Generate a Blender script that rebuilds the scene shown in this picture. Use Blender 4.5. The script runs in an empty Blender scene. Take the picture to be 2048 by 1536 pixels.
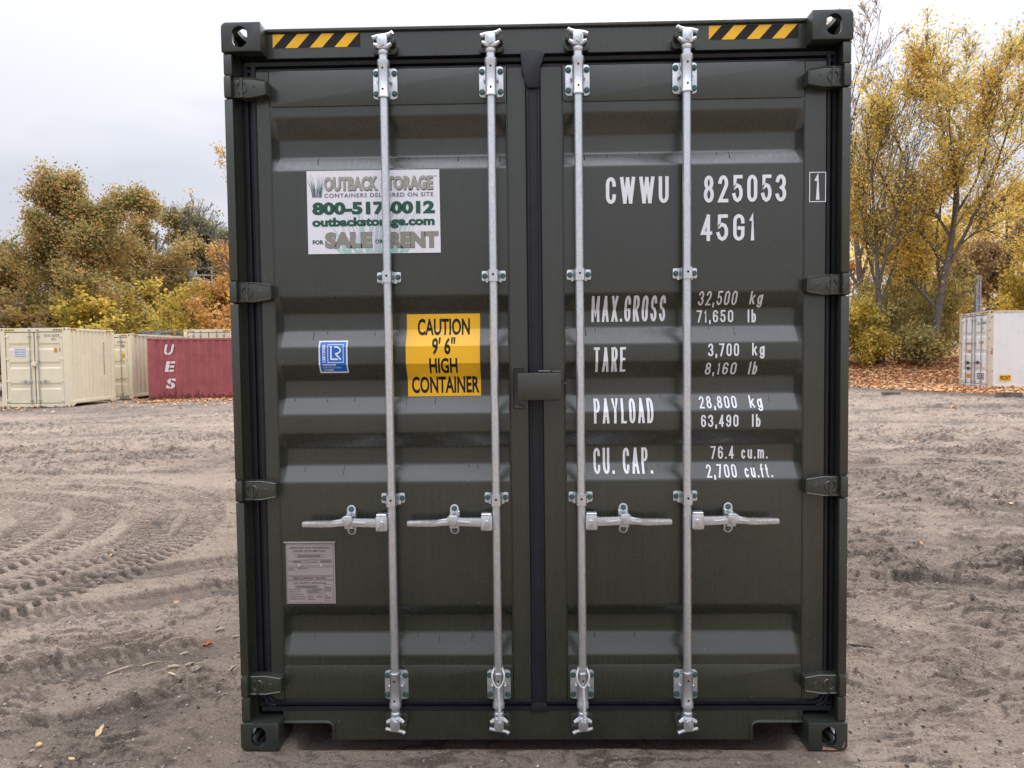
import bpy, bmesh, math, random
import numpy as np
from mathutils import Vector, Matrix

# ------------------------------------------------------------------ camera, world, sun, exposure
scene = bpy.context.scene
COL = scene.collection
cam_d = bpy.data.cameras.new("camera")
cam_d.sensor_width = 36.0
cam_d.lens = 1420.0 / 2048.0 * 36.0
cam_d.clip_start = 0.05
cam_d.clip_end = 3000.0
cam = bpy.data.objects.new("camera", cam_d)
COL.objects.link(cam)
def cam_axes(yaw, pitch, roll):
    f = Vector((math.sin(yaw) * math.cos(pitch), math.cos(yaw) * math.cos(pitch), math.sin(pitch)))
    r0 = Vector((math.cos(yaw), -math.sin(yaw), 0)); u0 = r0.cross(f)
    return (r0 * math.cos(roll) + u0 * math.sin(roll), u0 * math.cos(roll) - r0 * math.sin(roll), f)
_r, _u, _f = cam_axes(-0.02055, -0.04238, -0.01171)
_m = Matrix((_r, _u, -_f)).transposed().to_4x4()
_m.translation = Vector((-0.0447, -2.79, 1.596))
cam.matrix_world = _m
scene.camera = cam

scene.view_settings.view_transform = 'Standard'
scene.view_settings.look = 'None'
scene.view_settings.exposure = 1.05
scene.view_settings.gamma = 1.0
scene.cycles.use_denoising = True
scene.cycles.denoising_input_passes = 'RGB_ALBEDO_NORMAL'
scene.cycles.denoising_prefilter = 'NONE'

SUN_EL, SUN_AZ = math.radians(46), math.radians(12)      # behind the cloud above the container
world = bpy.data.worlds.new("World")
scene.world = world
world.use_nodes = True
wt = world.node_tree
wt.nodes.clear()
def wn(t, **kw):
    n = wt.nodes.new(t)
    for k, v in kw.items(): setattr(n, k, v)
    return n
w_out = wn('ShaderNodeOutputWorld'); w_bg = wn('ShaderNodeBackground')
w_bg.inputs['Strength'].default_value = 0.1
w_sky = wn('ShaderNodeTexSky', sky_type='NISHITA', sun_disc=False)
w_sky.sun_elevation = SUN_EL; w_sky.sun_rotation = SUN_AZ
w_sky.air_density = 1.5; w_sky.dust_density = 4.0
w_hsv = wn('ShaderNodeHueSaturation'); w_hsv.inputs['Saturation'].default_value = 0.35
w_tc = wn('ShaderNodeTexCoord')
w_sep = wn('ShaderNodeSeparateXYZ')
w_map = wn('ShaderNodeMapping'); w_map.inputs['Scale'].default_value = (1.0, 1.0, 2.6)
w_noi = wn('ShaderNodeTexNoise'); w_noi.inputs['Scale'].default_value = 2.6; w_noi.inputs['Detail'].default_value = 4.0
w_noi.inputs['Roughness'].default_value = 0.5
w_rmp = wn('ShaderNodeValToRGB')           # overcast cloud deck: lavender grey to near white
w_rmp.color_ramp.elements[0].position = 0.40; w_rmp.color_ramp.elements[0].color = (0.73, 0.76, 0.88, 1)
w_rmp.color_ramp.elements[1].position = 0.58; w_rmp.color_ramp.elements[1].color = (0.90, 0.92, 1.0, 1)
w_el = wn('ShaderNodeMapRange')            # an overcast sky is brighter towards the zenith
w_el.inputs['From Min'].default_value = 0.0; w_el.inputs['From Max'].default_value = 1.0
w_el.inputs['To Min'].default_value = 4.0; w_el.inputs['To Max'].default_value = 27.0
w_mul = wn('ShaderNodeVectorMath', operation='SCALE')
w_mix = wn('ShaderNodeMix', data_type='RGBA'); w_mix.inputs[0].default_value = 0.88
L = wt.links.new
L(w_tc.outputs['Generated'], w_sep.inputs[0]); L(w_tc.outputs['Generated'], w_map.inputs[0])
L(w_map.outputs[0], w_noi.inputs['Vector']); L(w_noi.outputs['Fac'], w_rmp.inputs[0])
w_pow = wn('ShaderNodeMath', operation='POWER'); w_pow.inputs[1].default_value = 3.0; w_pow.use_clamp = True
L(w_sep.outputs['Z'], w_pow.inputs[0]); L(w_pow.outputs[0], w_el.inputs['Value']); L(w_rmp.outputs['Color'], w_mul.inputs[0]); L(w_el.outputs[0], w_mul.inputs['Scale'])
L(w_sky.outputs[0], w_hsv.inputs['Color'])
L(w_hsv.outputs[0], w_mix.inputs[6]); L(w_mul.outputs[0], w_mix.inputs[7])
L(w_mix.outputs[2], w_bg.inputs['Color']); L(w_bg.outputs[0], w_out.inputs['Surface'])

sun_d = bpy.data.lights.new("sun", 'SUN')
sun_d.energy = 1.25; sun_d.angle = math.radians(28); sun_d.color = (1.0, 0.985, 0.96)
sun = bpy.data.objects.new("sun", sun_d); COL.objects.link(sun)
sun.location = (4, 20, 30)
sun.rotation_euler = Vector((math.sin(SUN_AZ) * math.cos(SUN_EL), math.cos(SUN_AZ) * math.cos(SUN_EL), math.sin(SUN_EL))).to_track_quat('Z', 'Y').to_euler()

# ------------------------------------------------------------------ materials
class NT:
    def __init__(s, name):
        s.m = bpy.data.materials.new(name); s.m.use_nodes = True
        s.t = s.m.node_tree; s.t.nodes.clear()
        s.out = s.n('ShaderNodeOutputMaterial')
        s.p = s.n('ShaderNodeBsdfPrincipled')
        s.l(s.p.outputs[0], s.out.inputs[0])
    def n(s, t, **kw):
        n = s.t.nodes.new(t)
        for k, v in kw.items(): setattr(n, k, v)
        return n
    def l(s, a, b): s.t.links.new(a, b)
    def coord(s, kind='Object', scale=(1, 1, 1)):
        c = s.n('ShaderNodeTexCoord'); m = s.n('ShaderNodeMapping'); m.inputs['Scale'].default_value = scale
        s.l(c.outputs[kind], m.inputs[0]); return m.outputs[0]
    def noise(s, vec, scale, detail=3, rough=0.55):
        n = s.n('ShaderNodeTexNoise'); n.inputs['Scale'].default_value = scale
        n.inputs['Detail'].default_value = detail; n.inputs['Roughness'].default_value = rough
        s.l(vec, n.inputs['Vector']); return n.outputs['Fac']
    def ramp(s, fac, *stops):
        r = s.n('ShaderNodeValToRGB'); e = r.color_ramp.elements
        while len(e) < len(stops): e.new(0.5)
        for q, (p, c) in zip(e, stops):
            q.position = p; q.color = (c[0], c[1], c[2], 1) if not isinstance(c, (int, float)) else (c, c, c, 1)
        s.l(fac, r.inputs[0]); return r.outputs[0]
    def mix(s, fac, a, b):
        m = s.n('ShaderNodeMix', data_type='RGBA')
        for v, i in ((fac, 0), (a, 6), (b, 7)):
            if isinstance(v, (int, float)): m.inputs[i].default_value = v
            elif isinstance(v, tuple): m.inputs[i].default_value = (v[0], v[1], v[2], 1)
            else: s.l(v, m.inputs[i])
        return m.outputs[2]
    def math(s, op, a, b=0.0):
        m = s.n('ShaderNodeMath', operation=op)
        for v, i in ((a, 0), (b, 1)):
            if isinstance(v, (int, float)): m.inputs[i].default_value = v
            else: s.l(v, m.inputs[i])
        return m.outputs[0]
    def maprange(s, v, a, b, c, d):
        m = s.n('ShaderNodeMapRange'); s.l(v, m.inputs['Value'])
        for k, q in zip(('From Min', 'From Max', 'To Min', 'To Max'), (a, b, c, d)): m.inputs[k].default_value = q
        return m.outputs[0]
    def bump(s, h, strength, dist=0.01):
        b = s.n('ShaderNodeBump'); b.inputs['Strength'].default_value = strength; b.inputs['Distance'].default_value = dist
        s.l(h, b.inputs['Height']); s.l(b.outputs[0], s.p.inputs['Normal'])
    def set(s, **kw):
        for k, v in kw.items():
            k = {'spec': 'Specular IOR Level', 'rough': 'Roughness', 'metal': 'Metallic', 'base': 'Base Color'}[k]
            if isinstance(v, tuple): s.p.inputs[k].default_value = (v[0], v[1], v[2], 1)
            elif isinstance(v, (int, float)): s.p.inputs[k].default_value = v
            else: s.l(v, s.p.inputs[k])
        return s

def flat(name, col, rough=0.5, metal=0.0, spec=0.5, var=0.12, scale=9.0, bump=0.0, bscale=60.0):
    k = NT(name); v = k.coord()
    f = k.noise(v, scale, 4)
    a = tuple(c * (1 - var) for c in col); b = tuple(min(1, c * (1 + var)) for c in col)
    k.set(base=k.ramp(f, (0.3, a), (0.7, b)), rough=rough, metal=metal, spec=spec)
    if bump: k.bump(k.noise(v, bscale, 3), bump, 0.004)
    return k.m

def paint(name, col, rough=0.34, spec=0.5, streak=0.10, rust=0.0, dirt=0.10, wet=False, rust_low=0.0):
    """wet container paint: faint rain streaks in colour and gloss, orange-peel bump, optional rust"""
    k = NT(name); v = k.coord()
    st = k.noise(k.coord(scale=(55, 55, 0.9)), 1.0, 3)
    cl = k.noise(v, 2.3, 5)
    a = tuple(c * (1 - dirt) for c in col); b = tuple(min(1, c * (1 + dirt)) for c in col)
    base = k.ramp(cl, (0.3, a), (0.72, b))
    base = k.mix(k.maprange(st, 0.55, 0.8, 0.0, streak), base, tuple(min(1, c * 1.5 + 0.012) for c in col))
    if wet:   # dried scuffs and dust flecks
        sc = k.noise(k.coord(scale=(30, 30, 12)), 1.6, 6, 0.7)
        base = k.mix(k.maprange(sc, 0.70, 0.80, 0.0, 0.16), base, (0.10, 0.10, 0.095))
        vo = k.n('ShaderNodeTexVoronoi'); vo.inputs['Scale'].default_value = 26.0; k.l(v, vo.inputs['Vector'])
        fl = k.math('LESS_THAN', vo.outputs['Distance'], 0.07)
        base = k.mix(k.math('MULTIPLY', fl, k.maprange(k.noise(v, 3.1, 2), 0.52, 0.6, 0.0, 0.55)), base, (0.20, 0.20, 0.19))
    if rust:
        rn = k.noise(v, 5.0, 7, 0.65)
        base = k.mix(k.maprange(rn, 0.66 - rust * 0.12, 0.72 - rust * 0.12, 0.0, 0.85), base, (0.20, 0.075, 0.03))
    if rust_low:
        sp = k.n('ShaderNodeSeparateXYZ'); k.l(k.coord(), sp.inputs[0])
        lo = k.maprange(sp.outputs['Z'], 0.0, rust_low, 0.34, 0.0)
        rn = k.math('ADD', k.noise(k.coord(scale=(6, 6, 2.5)), 1.0, 7, 0.7), lo)
        base = k.mix(k.maprange(rn, 0.68, 0.76, 0.0, 0.8), base, (0.10, 0.035, 0.02))
    k.set(base=base, rough=k.math('ADD', k.maprange(st, 0.3, 0.75, -0.04, 0.05), k.maprange(cl, 0.3, 0.7, rough - 0.02, rough + 0.02)), spec=spec)
    k.bump(k.math('ADD', k.math('MULTIPLY', k.noise(v, 160, 2), .05), k.math('MULTIPLY', k.noise(v, 3.5, 2), 1.0)), 0.30, 0.006)
    return k.m

def galv(name, col=(0.68, 0.70, 0.72), rough=0.36):
    k = NT(name); v = k.coord()
    vo = k.n('ShaderNodeTexVoronoi'); vo.inputs['Scale'].default_value = 130.0; k.l(v, vo.inputs['Vector'])
    g = k.ramp(vo.outputs['Color'], (0.0, tuple(c * 0.88 for c in col)), (1.0, tuple(min(1, c * 1.1) for c in col)))
    d = k.noise(k.coord(scale=(60, 60, 9)), 1.0, 5, 0.65)
    g = k.mix(k.maprange(d, 0.55, 0.75, 0.0, 0.45), g, (0.36, 0.35, 0.33))
    k.set(base=g, metal=0.85, rough=k.maprange(d, 0.3, 0.7, rough - 0.12, rough + 0.06), spec=0.5)
    k.bump(k.noise(v, 240, 3), 0.12, 0.002)
    return k.m

GREEN = (0.0250, 0.0280, 0.0185)
M = {}
M['green'] = paint('dark_green_paint', GREEN, rough=0.28, spec=0.85, streak=0.16, wet=True)
M['casting'] = paint('dark_green_casting_paint', (0.022, 0.027, 0.021), rough=0.34, spec=0.7, streak=0.12, wet=True)
M['gasket'] = flat('black_rubber', (0.010, 0.010, 0.014), rough=0.48, spec=0.4, var=0.3, scale=14, bump=0.15)
M['galv'] = galv('galvanised_steel')
M['galv_dark'] = galv('galvanised_plate', (0.52, 0.53, 0.52), 0.5)
M['bolt'] = flat('teal_zinc_bolt', (0.085, 0.15, 0.15), rough=0.4, metal=0.5, var=0.2, scale=80)
M['hole'] = flat('dark_hole', (0.004, 0.004, 0.004), rough=0.9)
M['white_ink'] = flat('white_vinyl', (0.80, 0.80, 0.82), rough=0.45, var=0.03)
M['black_ink'] = flat('black_vinyl', (0.014, 0.013, 0.012), rough=0.5, var=0.1, spec=0.25)
M['yellow_vinyl'] = flat('yellow_vinyl', (0.92, 0.50, 0.018), rough=0.35, var=0.05, spec=0.4)
M['sign_white'] = flat('white_sign_board', (0.80, 0.79, 0.83), rough=0.35, var=0.02)
M['sign_grey'] = flat('taupe_print', (0.27, 0.255, 0.215), rough=0.4, var=0.03)
M['sign_grey_b'] = flat('grey_print', (0.36, 0.36, 0.31), rough=0.4, var=0.03)
M['sign_shadow'] = flat('dark_print', (0.055, 0.06, 0.055), rough=0.4, var=0.03)
M['sign_green'] = flat('green_print', (0.008, 0.085, 0.050), rough=0.4, var=0.03)
M['sign_slate'] = flat('slate_print', (0.07, 0.09, 0.105), rough=0.4, var=0.03)
M['sign_pale'] = flat('pale_green_print', (0.36, 0.60, 0.52), rough=0.4, var=0.05)
M['sign_blade'] = flat('thin_blade_print', (0.50, 0.56, 0.58), rough=0.4, var=0.05)
M['sign_tuft'] = flat('tuft_print', (0.06, 0.14, 0.12), rough=0.4, var=0.2)
M['blue_vinyl'] = flat('blue_vinyl', (0.010, 0.13, 0.52), rough=0.35, var=0.04)
M['plate'] = flat('grey_metal_plate', (0.37, 0.33, 0.31), rough=0.4, metal=0.2, var=0.04)
M['plate_ink'] = flat('dark_etched_ink', (0.10, 0.085, 0.08), rough=0.5, var=0.05)
M['cable'] = flat('pale_braided_cable', (0.62, 0.61, 0.57), rough=0.5, metal=0.2, var=0.15, scale=200)
M['rust_bare'] = flat('bare_rusty_steel', (0.42, 0.22, 0.13), rough=0.6, var=0.5, scale=60)

# ------------------------------------------------------------------ mesh helpers
def tag(o, label=None, cat=None, group=None, kind=None):
    if label: o['label'] = label
    if cat: o['category'] = cat
    if group: o['group'] = group
    if kind: o['kind'] = kind
    return o
def empty(name, loc=(0, 0, 0), rotz=0.0):
    o = bpy.data.objects.new(name, None); o.empty_display_size = 0.3
    o.location = loc; o.rotation_euler = (0, 0, rotz); COL.objects.link(o); return o

class MB:
    """collects shapes into one mesh object"""
    def __init__(s): s.v = []; s.f = []; s.mi = []
    def add(s, vs, fs, mi=0):
        b = len(s.v); s.v.extend([tuple(q) for q in vs])
        for f in fs: s.f.append(tuple(b + i for i in f)); s.mi.append(mi)
    def box(s, x0, x1, y0, y1, z0, z1, bev=0.0, mi=0, seg=1):
        if x1 < x0: x0, x1 = x1, x0
        if bev <= 0:
            s.add([(x0, y0, z0), (x1, y0, z0), (x1, y1, z0), (x0, y1, z0), (x0, y0, z1), (x1, y0, z1), (x1, y1, z1), (x0, y1, z1)],
                  [(0, 3, 2, 1), (4, 5, 6, 7), (0, 1, 5, 4), (1, 2, 6, 5), (2, 3, 7, 6), (3, 0, 4, 7)], mi); return
        bm = bmesh.new()
        bmesh.ops.create_cube(bm, size=1.0)
        for v in bm.verts: v.co = Vector(((x0 + x1) / 2 + v.co.x * (x1 - x0), (y0 + y1) / 2 + v.co.y * (y1 - y0), (z0 + z1) / 2 + v.co.z * (z1 - z0)))
        bmesh.ops.bevel(bm, geom=list(bm.edges), offset=bev, segments=seg, affect='EDGES', profile=0.5)
        s.addbm(bm, mi)
    def addbm(s, bm, mi=0):
        bm.verts.index_update()
        s.add([v.co.copy() for v in bm.verts], [[v.index for v in f.verts] for f in bm.faces], mi); bm.free()
    def prism(s, poly, y0, y1, mi=0, bev=0.0):
        """poly: (x, z) points, extruded from y0 (front) to y1"""
        area = sum(poly[i][0] * poly[(i + 1) % len(poly)][1] - poly[(i + 1) % len(poly)][0] * poly[i][1] for i in range(len(poly)))
        if area < 0: poly = poly[::-1]
        n = len(poly)
        if bev <= 0:
            s.add([(x, y0, z) for x, z in poly] + [(x, y1, z) for x, z in poly],
                  [tuple(range(n)), tuple(range(2 * n - 1, n - 1, -1))] + [(i, i + n, (i + 1) % n + n, (i + 1) % n) for i in range(n)], mi)
            return
        bm = bmesh.new()
        a = [bm.verts.new((x, y0, z)) for x, z in poly]; b = [bm.verts.new((x, y1, z)) for x, z in poly]
        ff = bm.faces.new(a); bm.faces.new(b[::-1])
        for i in range(n): bm.faces.new((a[i], b[i], b[(i + 1) % n], a[(i + 1) % n]))
        bmesh.ops.bevel(bm, geom=list(ff.edges), offset=bev, segments=2, affect='EDGES', profile=0.5)
        s.addbm(bm, mi)
    def cyl(s, p0, p1, r0, r1=None, n=16, mi=0, caps=True):
        r1 = r0 if r1 is None else r1
        s.tube([p0, p1], [r0, r1], n, mi, caps)
    def tube(s, pts, rad, n=10, mi=0, caps=True):
        pts = [Vector(p) for p in pts]
        if isinstance(rad, (int, float)): rad = [rad] * len(pts)
        vs = []; nrm = None
        for i, p in enumerate(pts):
            d = (pts[min(i + 1, len(pts) - 1)] - pts[max(i - 1, 0)]).normalized()
            if nrm is None: nrm = d.orthogonal().normalized()
            else:
                nrm = nrm - d * nrm.dot(d)
                nrm = nrm.normalized() if nrm.length > 1e-6 else d.orthogonal().normalized()
            bi = d.cross(nrm)
            for k in range(n):
                a = 2 * math.pi * k / n
                vs.append(p + (nrm * math.cos(a) + bi * math.sin(a)) * rad[i])
        fs = []
        for i in range(len(pts) - 1):
            for k in range(n):
                fs.append((i * n + k, i * n + (k + 1) % n, (i + 1) * n + (k + 1) % n, (i + 1) * n + k))
        if caps:
            fs.append(tuple(range(n - 1, -1, -1))); fs.append(tuple((len(pts) - 1) * n + k for k in range(n)))
        s.add(vs, fs, mi)
    def lathe_z(s, x, y, prof, n=20, mi=0):
        """prof: (radius, z)"""
        s.tube([(x, y, z) for r, z in prof], [r for r, z in prof], n, mi)
    def sheet(s, poly, y, mi=0):
        """flat face in the x-z plane, facing -y"""
        area = sum(poly[i][0] * poly[(i + 1) % len(poly)][1] - poly[(i + 1) % len(poly)][0] * poly[i][1] for i in range(len(poly)))
        if area < 0: poly = poly[::-1]
        s.add([(x, y, z) for x, z in poly], [tuple(range(len(poly)))], mi)
    def rect(s, x0, x1, z0, z1, y, mi=0): s.sheet([(x0, z0), (x1, z0), (x1, z1), (x0, z1)], y, mi)
    def build(s, name, mats, parent=None, smooth=True, angle=35, loc=None):
        me = bpy.data.meshes.new(name)
        me.from_pydata([tuple(v) for v in s.v], [], s.f)
        for m in (mats if isinstance(mats, (list, tuple)) else [mats]): me.materials.append(M[m] if isinstance(m, str) else m)
        me.polygons.foreach_set('material_index', s.mi)
        if smooth:
            me.polygons.foreach_set('use_smooth', [True] * len(me.polygons))
            me.update(); me.set_sharp_from_angle(angle=math.radians(angle))
        me.update()
        o = bpy.data.objects.new(name, me); COL.objects.link(o)
        if parent is not None: o.parent = parent
        if loc is not None: o.location = loc
        return o

def rrect(x0, x1, z0, z1, r, n=4):
    out = []
    for cx, cz, a0 in ((x1 - r, z0 + r, -90), (x1 - r, z1 - r, 0), (x0 + r, z1 - r, 90), (x0 + r, z0 + r, 180)):
        for k in range(n + 1):
            a = math.radians(a0 + 90 * k / n); out.append((cx + r * math.cos(a), cz + r * math.sin(a)))
    return out

def mesh_np(name, verts, faces_flat, nper, mats, parent=None, smooth=False, mi=None):
    """fast mesh from numpy arrays; faces_flat is an (F, nper) index array"""
    me = bpy.data.meshes.new(name)
    F = len(faces_flat)
    me.vertices.add(len(verts)); me.vertices.foreach_set('co', np.asarray(verts, np.float32).ravel())
    me.loops.add(F * nper); me.loops.foreach_set('vertex_index', np.asarray(faces_flat, np.int32).ravel())
    me.polygons.add(F); me.polygons.foreach_set('loop_start', np.arange(0, F * nper, nper, dtype=np.int32))
    for m in (mats if isinstance(mats, (list, tuple)) else [mats]): me.materials.append(M[m] if isinstance(m, str) else m)
    if smooth: me.polygons.foreach_set('use_smooth', np.ones(F, bool))
    me.update(calc_edges=True); me.validate()
    o = bpy.data.objects.new(name, me); COL.objects.link(o)
    if parent is not None: o.parent = parent
    return o

# ------------------------------------------------------------------ lettering
def arc(cx, cy, rx, ry, a0, a1, n=8):
    return [(cx + rx * math.cos(math.radians(a0 + (a1 - a0) * k / n)), cy + ry * math.sin(math.radians(a0 + (a1 - a0) * k / n))) for k in range(n + 1)]
_O = arc(.5, .76, .5, .24, 0, 180) + arc(.5, .24, .5, .24, 180, 360)
GL = {   # glyph: (relative width, [(closed, points)])
 '0': (1, [(1, _O)]), 'O': (1, [(1, _O)]),
 '1': (.5, [(0, [(.1, .84), (.62, 1), (.62, 0)])]),
 '2': (1, [(0, arc(.5, .74, .48, .26, 170, -25) + [(0, 0), (1, 0)])]),
 '3': (1, [(0, arc(.45, .75, .5, .25, 165, -75)), (0, arc(.45, .26, .55, .26, 80, -165))]),
 '4': (1, [(0, [(.74, 1), (.02, .27), (1.02, .27)]), (0, [(.74, 0), (.74, 1)])]),
 '5': (1, [(0, [(.95, 1), (.12, 1), (.06, .55)] + arc(.46, .32, .54, .32, 130, -165))]),
 '6': (1, [(0, arc(.5, .76, .48, .24, 15, 180) + [(.0, .3)]), (1, arc(.5, .29, .5, .29, 180, 516, 14))]),
 '7': (1, [(0, [(0, 1), (1, 1), (.3, 0)])]),
 '8': (1, [(1, arc(.5, .765, .43, .235, -90, 262, 14)), (1, arc(.5, .265, .5, .265, 90, 442, 14))]),
 '9': (1, [(0, arc(.5, .24, .5, .24, -165, 0) + [(1, .7)]), (1, arc(.5, .71, .5, .29, 0, 336, 14))]),
 'A': (1.1, [(0, [(0, 0), (.5, 1)]), (0, [(.5, 1), (1, 0)]), (0, [(.2, .28), (.8, .28)])]),
 'B': (1, [(0, [(.5, .5), (0, .5)]), (1, [(0, 0), (0, 1), (.5, 1)] + arc(.5, .76, .45, .24, 80, -80) + arc(.5, .26, .5, .26, 80, -90))]),
 'C': (1, [(0, arc(.5, .76, .5, .24, -5, 180) + arc(.5, .24, .5, .24, 180, 365))]),
 'D': (1, [(1, [(0, 0), (0, 1), (.4, 1)] + arc(.45, .7, .55, .3, 85, 0) + arc(.45, .3, .55, .3, 0, -85) + [(.4, 0)])]),
 'E': (.95, [(0, [(1, 1), (0, 1), (0, 0), (1, 0)]), (0, [(.0, .52), (.82, .52)])]),
 'F': (.95, [(0, [(1, 1), (0, 1), (0, 0)]), (0, [(.0, .52), (.82, .52)])]),
 'G': (1, [(0, arc(.5, .76, .5, .24, -5, 180) + arc(.5, .24, .5, .24, 180, 350) + [(1, .47), (.55, .47)])]),
 'H': (1, [(0, [(0, 0), (0, 1)]), (0, [(1, 0), (1, 1)]), (0, [(0, .5), (1, .5)])]),
 'I': (.3, [(0, [(.5, 0), (.5, 1)])]),
 'K': (1, [(0, [(0, 0), (0, 1)]), (0, [(1, 1), (.05, .4)]), (0, [(.35, .6), (1, 0)])]),
 'L': (.9, [(0, [(0, 1), (0, 0), (1, 0)])]),
 'M': (1.3, [(0, [(0, 0), (0, 1)]), (0, [(.03, 1), (.5, .22), (.97, 1)]), (0, [(1, 1), (1, 0)])]),
 'N': (1, [(0, [(0, 0), (0, 1)]), (0, [(0, .97), (1, .03)]), (0, [(1, 0), (1, 1)])]),
 'P': (1, [(0, [(0, 0), (0, 1)]), (0, [(0, 1), (.5, 1)] + arc(.5, .75, .5, .26, 80, -90) + [(0, .49)])]),
 'R': (1, [(0, [(0, 0), (0, 1)]), (0, [(0, 1), (.5, 1)] + arc(.5, .75, .5, .26, 80, -90) + [(0, .49)]), (0, [(.45, .48), (1, 0)])]),
 'S': (1, [(0, arc(.5, .75, .48, .25, 5, 245) + arc(.5, .26, .5, .26, 62, -175))]),
 'T': (1, [(0, [(0, 1), (1, 1)]), (0, [(.5, 1), (.5, 0)])]),
 'U': (1, [(0, [(0, 1)] + arc(.5, .25, .5, .25, 180, 360) + [(1, 1)])]),
 'V': (1.1, [(0, [(0, 1), (.5, 0)]), (0, [(.5, 0), (1, 1)])]),
 'W': (1.5, [(0, [(0, 1), (.25, 0)]), (0, [(.25, 0), (.5, .98)]), (0, [(.5, .98), (.75, 0)]), (0, [(.75, 0), (1, 1)])]),
 'X': (1.05, [(0, [(0, 0), (1, 1)]), (0, [(0, 1), (1, 0)])]),
 'Y': (1.1, [(0, [(0, 1), (.5, .45), (1, 1)]), (0, [(.5, .45), (.5, 0)])]),
 '.': (.25, [(0, [(.5, 0), (.5, .03)])]), ',': (.25, [(0, [(.7, .08), (.3, -.16)])]),
 '-': (.6, [(0, [(0, .45), (1, .45)])]), ' ': (.8, []), '_': (.4, []),
 'k': (.85, [(0, [(0, 0), (0, 1)]), (0, [(.95, .68), (.05, .28)]), (0, [(.35, .42), (1, 0)])]),
 'g': (.85, [(1, arc(.45, .33, .45, .34, 0, 352, 14)), (0, [(1, .7), (1, -.1)] + arc(.5, -.1, .5, .2, 0, -160))]),
 'l': (.3, [(0, [(.5, 0), (.5, 1)])]),
 'b': (.85, [(0, [(0, 1), (0, 0)]), (1, arc(.55, .33, .45, .34, 0, 352, 14))]),
 'c': (.85, [(0, arc(.5, .33, .5, .34, 40, 320, 12))]),
 'u': (.85, [(0, [(0, .68)] + arc(.5, .22, .5, .22, 180, 340) + [(1, .3)]), (0, [(1, .68), (1, 0)])]),
 'm': (1.3, [(0, [(0, 0), (0, .68)]), (0, [(0, .4)] + arc(.25, .45, .25, .22, 180, 0) + [(.5, 0)]), (0, [(.5, .4)] + arc(.75, .45, .25, .22, 180, 0) + [(1, 0)])]),
 'f': (.6, [(0, arc(.8, .8, .45, .2, 90, 180) + [(.35, 0)]), (0, [(0, .62), (.9, .62)])]),
 't': (.6, [(0, [(.35, .95), (.35, .15)] + arc(.75, .18, .4, .18, 180, 270)), (0, [(0, .62), (.9, .62)])]),
}
def ribbon(mb, pts, t, closed, y, mi=0):
    n = len(pts)
    L_, R_ = [], []
    for i in range(n):
        p = Vector(pts[i])
        a = Vector(pts[i - 1]) if (i > 0 or closed) else None
        b = Vector(pts[(i + 1) % n]) if (i < n - 1 or closed) else None
        d0 = (p - a).normalized() if a is not None and (p - a).length > 1e-9 else None
        d1 = (b - p).normalized() if b is not None and (b - p).length > 1e-9 else None
        d0 = d0 or d1; d1 = d1 or d0
        n0 = Vector((-d0.y, d0.x)); n1 = Vector((-d1.y, d1.x))
        m = n0 + n1
        m = n0 if m.length < 1e-4 else m.normalized()
        k = min(1.8, 1.0 / max(0.35, m.dot(n0)))
        L_.append(p + m * (t / 2 * k)); R_.append(p - m * (t / 2 * k))
    vs = [(q.x, y, q.y) for q in L_] + [(q.x, y, q.y) for q in R_]
    mb.add(vs, [(i, i + n, (i + 1) % n + n, (i + 1) % n) for i in range(n if closed else n - 1)], mi)
def stroke_text(mb, txt, x0, x1, z0, z1, t, y=0.0, gap=0.42, mi=0, cw=None):
    """uniform-stroke stencil lettering; fitted so that ink spans x0..x1 and caps span z0..z1"""
    tot = sum(GL[c][0] for c in txt) + gap * (len(txt) - 1)
    k = (x1 - x0) / tot
    x = x0; h = z1 - z0; e = 0
    for c in txt:
        w, strokes = GL[c]
        ww = w * k
        for closed, pts in strokes:
            if not closed:      # square ends reach the cap height and the glyph edge
                pts = list(pts)
            q = [(x + min(t / 2, ww / 2) + px * max(0.0, ww - t), z0 + t / 2 + pz * (h - t)) for px, pz in pts]
            if not closed and len(q) > 1:
                a, b = Vector(q[0]), Vector(q[1])
                if (a - b).length > 1e-6: q[0] = tuple(a + (a - b).normalized() * t * .5)
                a, b = Vector(q[-1]), Vector(q[-2])
                if (a - b).length > 1e-6: q[-1] = tuple(a + (a - b).normalized() * t * .5)
            ribbon(mb, q, t, closed, y - 0.0003 * (e % 5), mi); e += 1
        x += (w + gap) * k
FONT_OBJS = []
def font_polys(txt, bold=0.0, space=1.0):
    cu = bpy.data.curves.new('txt', 'FONT'); cu.body = txt; cu.size = 1.0; cu.offset = bold; cu.resolution_u = 3
    cu.space_character = space
    ob = bpy.data.objects.new('txt', cu)
    me = ob.to_mesh()
    vs = np.array([v.co[:] for v in me.vertices]).reshape(-1, 3); fs = [tuple(p.vertices) for p in me.polygons]
    ob.to_mesh_clear()
    bpy.data.objects.remove(ob); bpy.data.curves.remove(cu)
    return vs, fs
def font_text(mb, txt, x0, x1, z0, z1, y=0.0, bold=0.0, mi=0, space=1.0, shear=0.0, vertical=False):
    vs, fs = font_polys(txt, bold, space)
    if not len(vs): return
    lo, hi = vs.min(0), vs.max(0)
    out = []
    for v in vs:
        a = (v[0] - lo[0]) / max(1e-6, hi[0] - lo[0]); b = (v[1] - lo[1]) / max(1e-6, hi[1] - lo[1])
        if vertical: out.append((x0 + (1 - b) * (x1 - x0), y, z0 + a * (z1 - z0)))
        else: out.append((x0 + a * (x1 - x0) + shear * (b - .5) * (z1 - z0), y, z0 + b * (z1 - z0)))
    # face -y
    fl = []
    for f in fs:
        p = [Vector(out[i]) for i in f[:3]]
        nn = (p[1] - p[0]).cross(p[2] - p[0])
        fl.append(f if nn.y <= 0 else f[::-1])
    mb.add(out, fl, mi)
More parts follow.
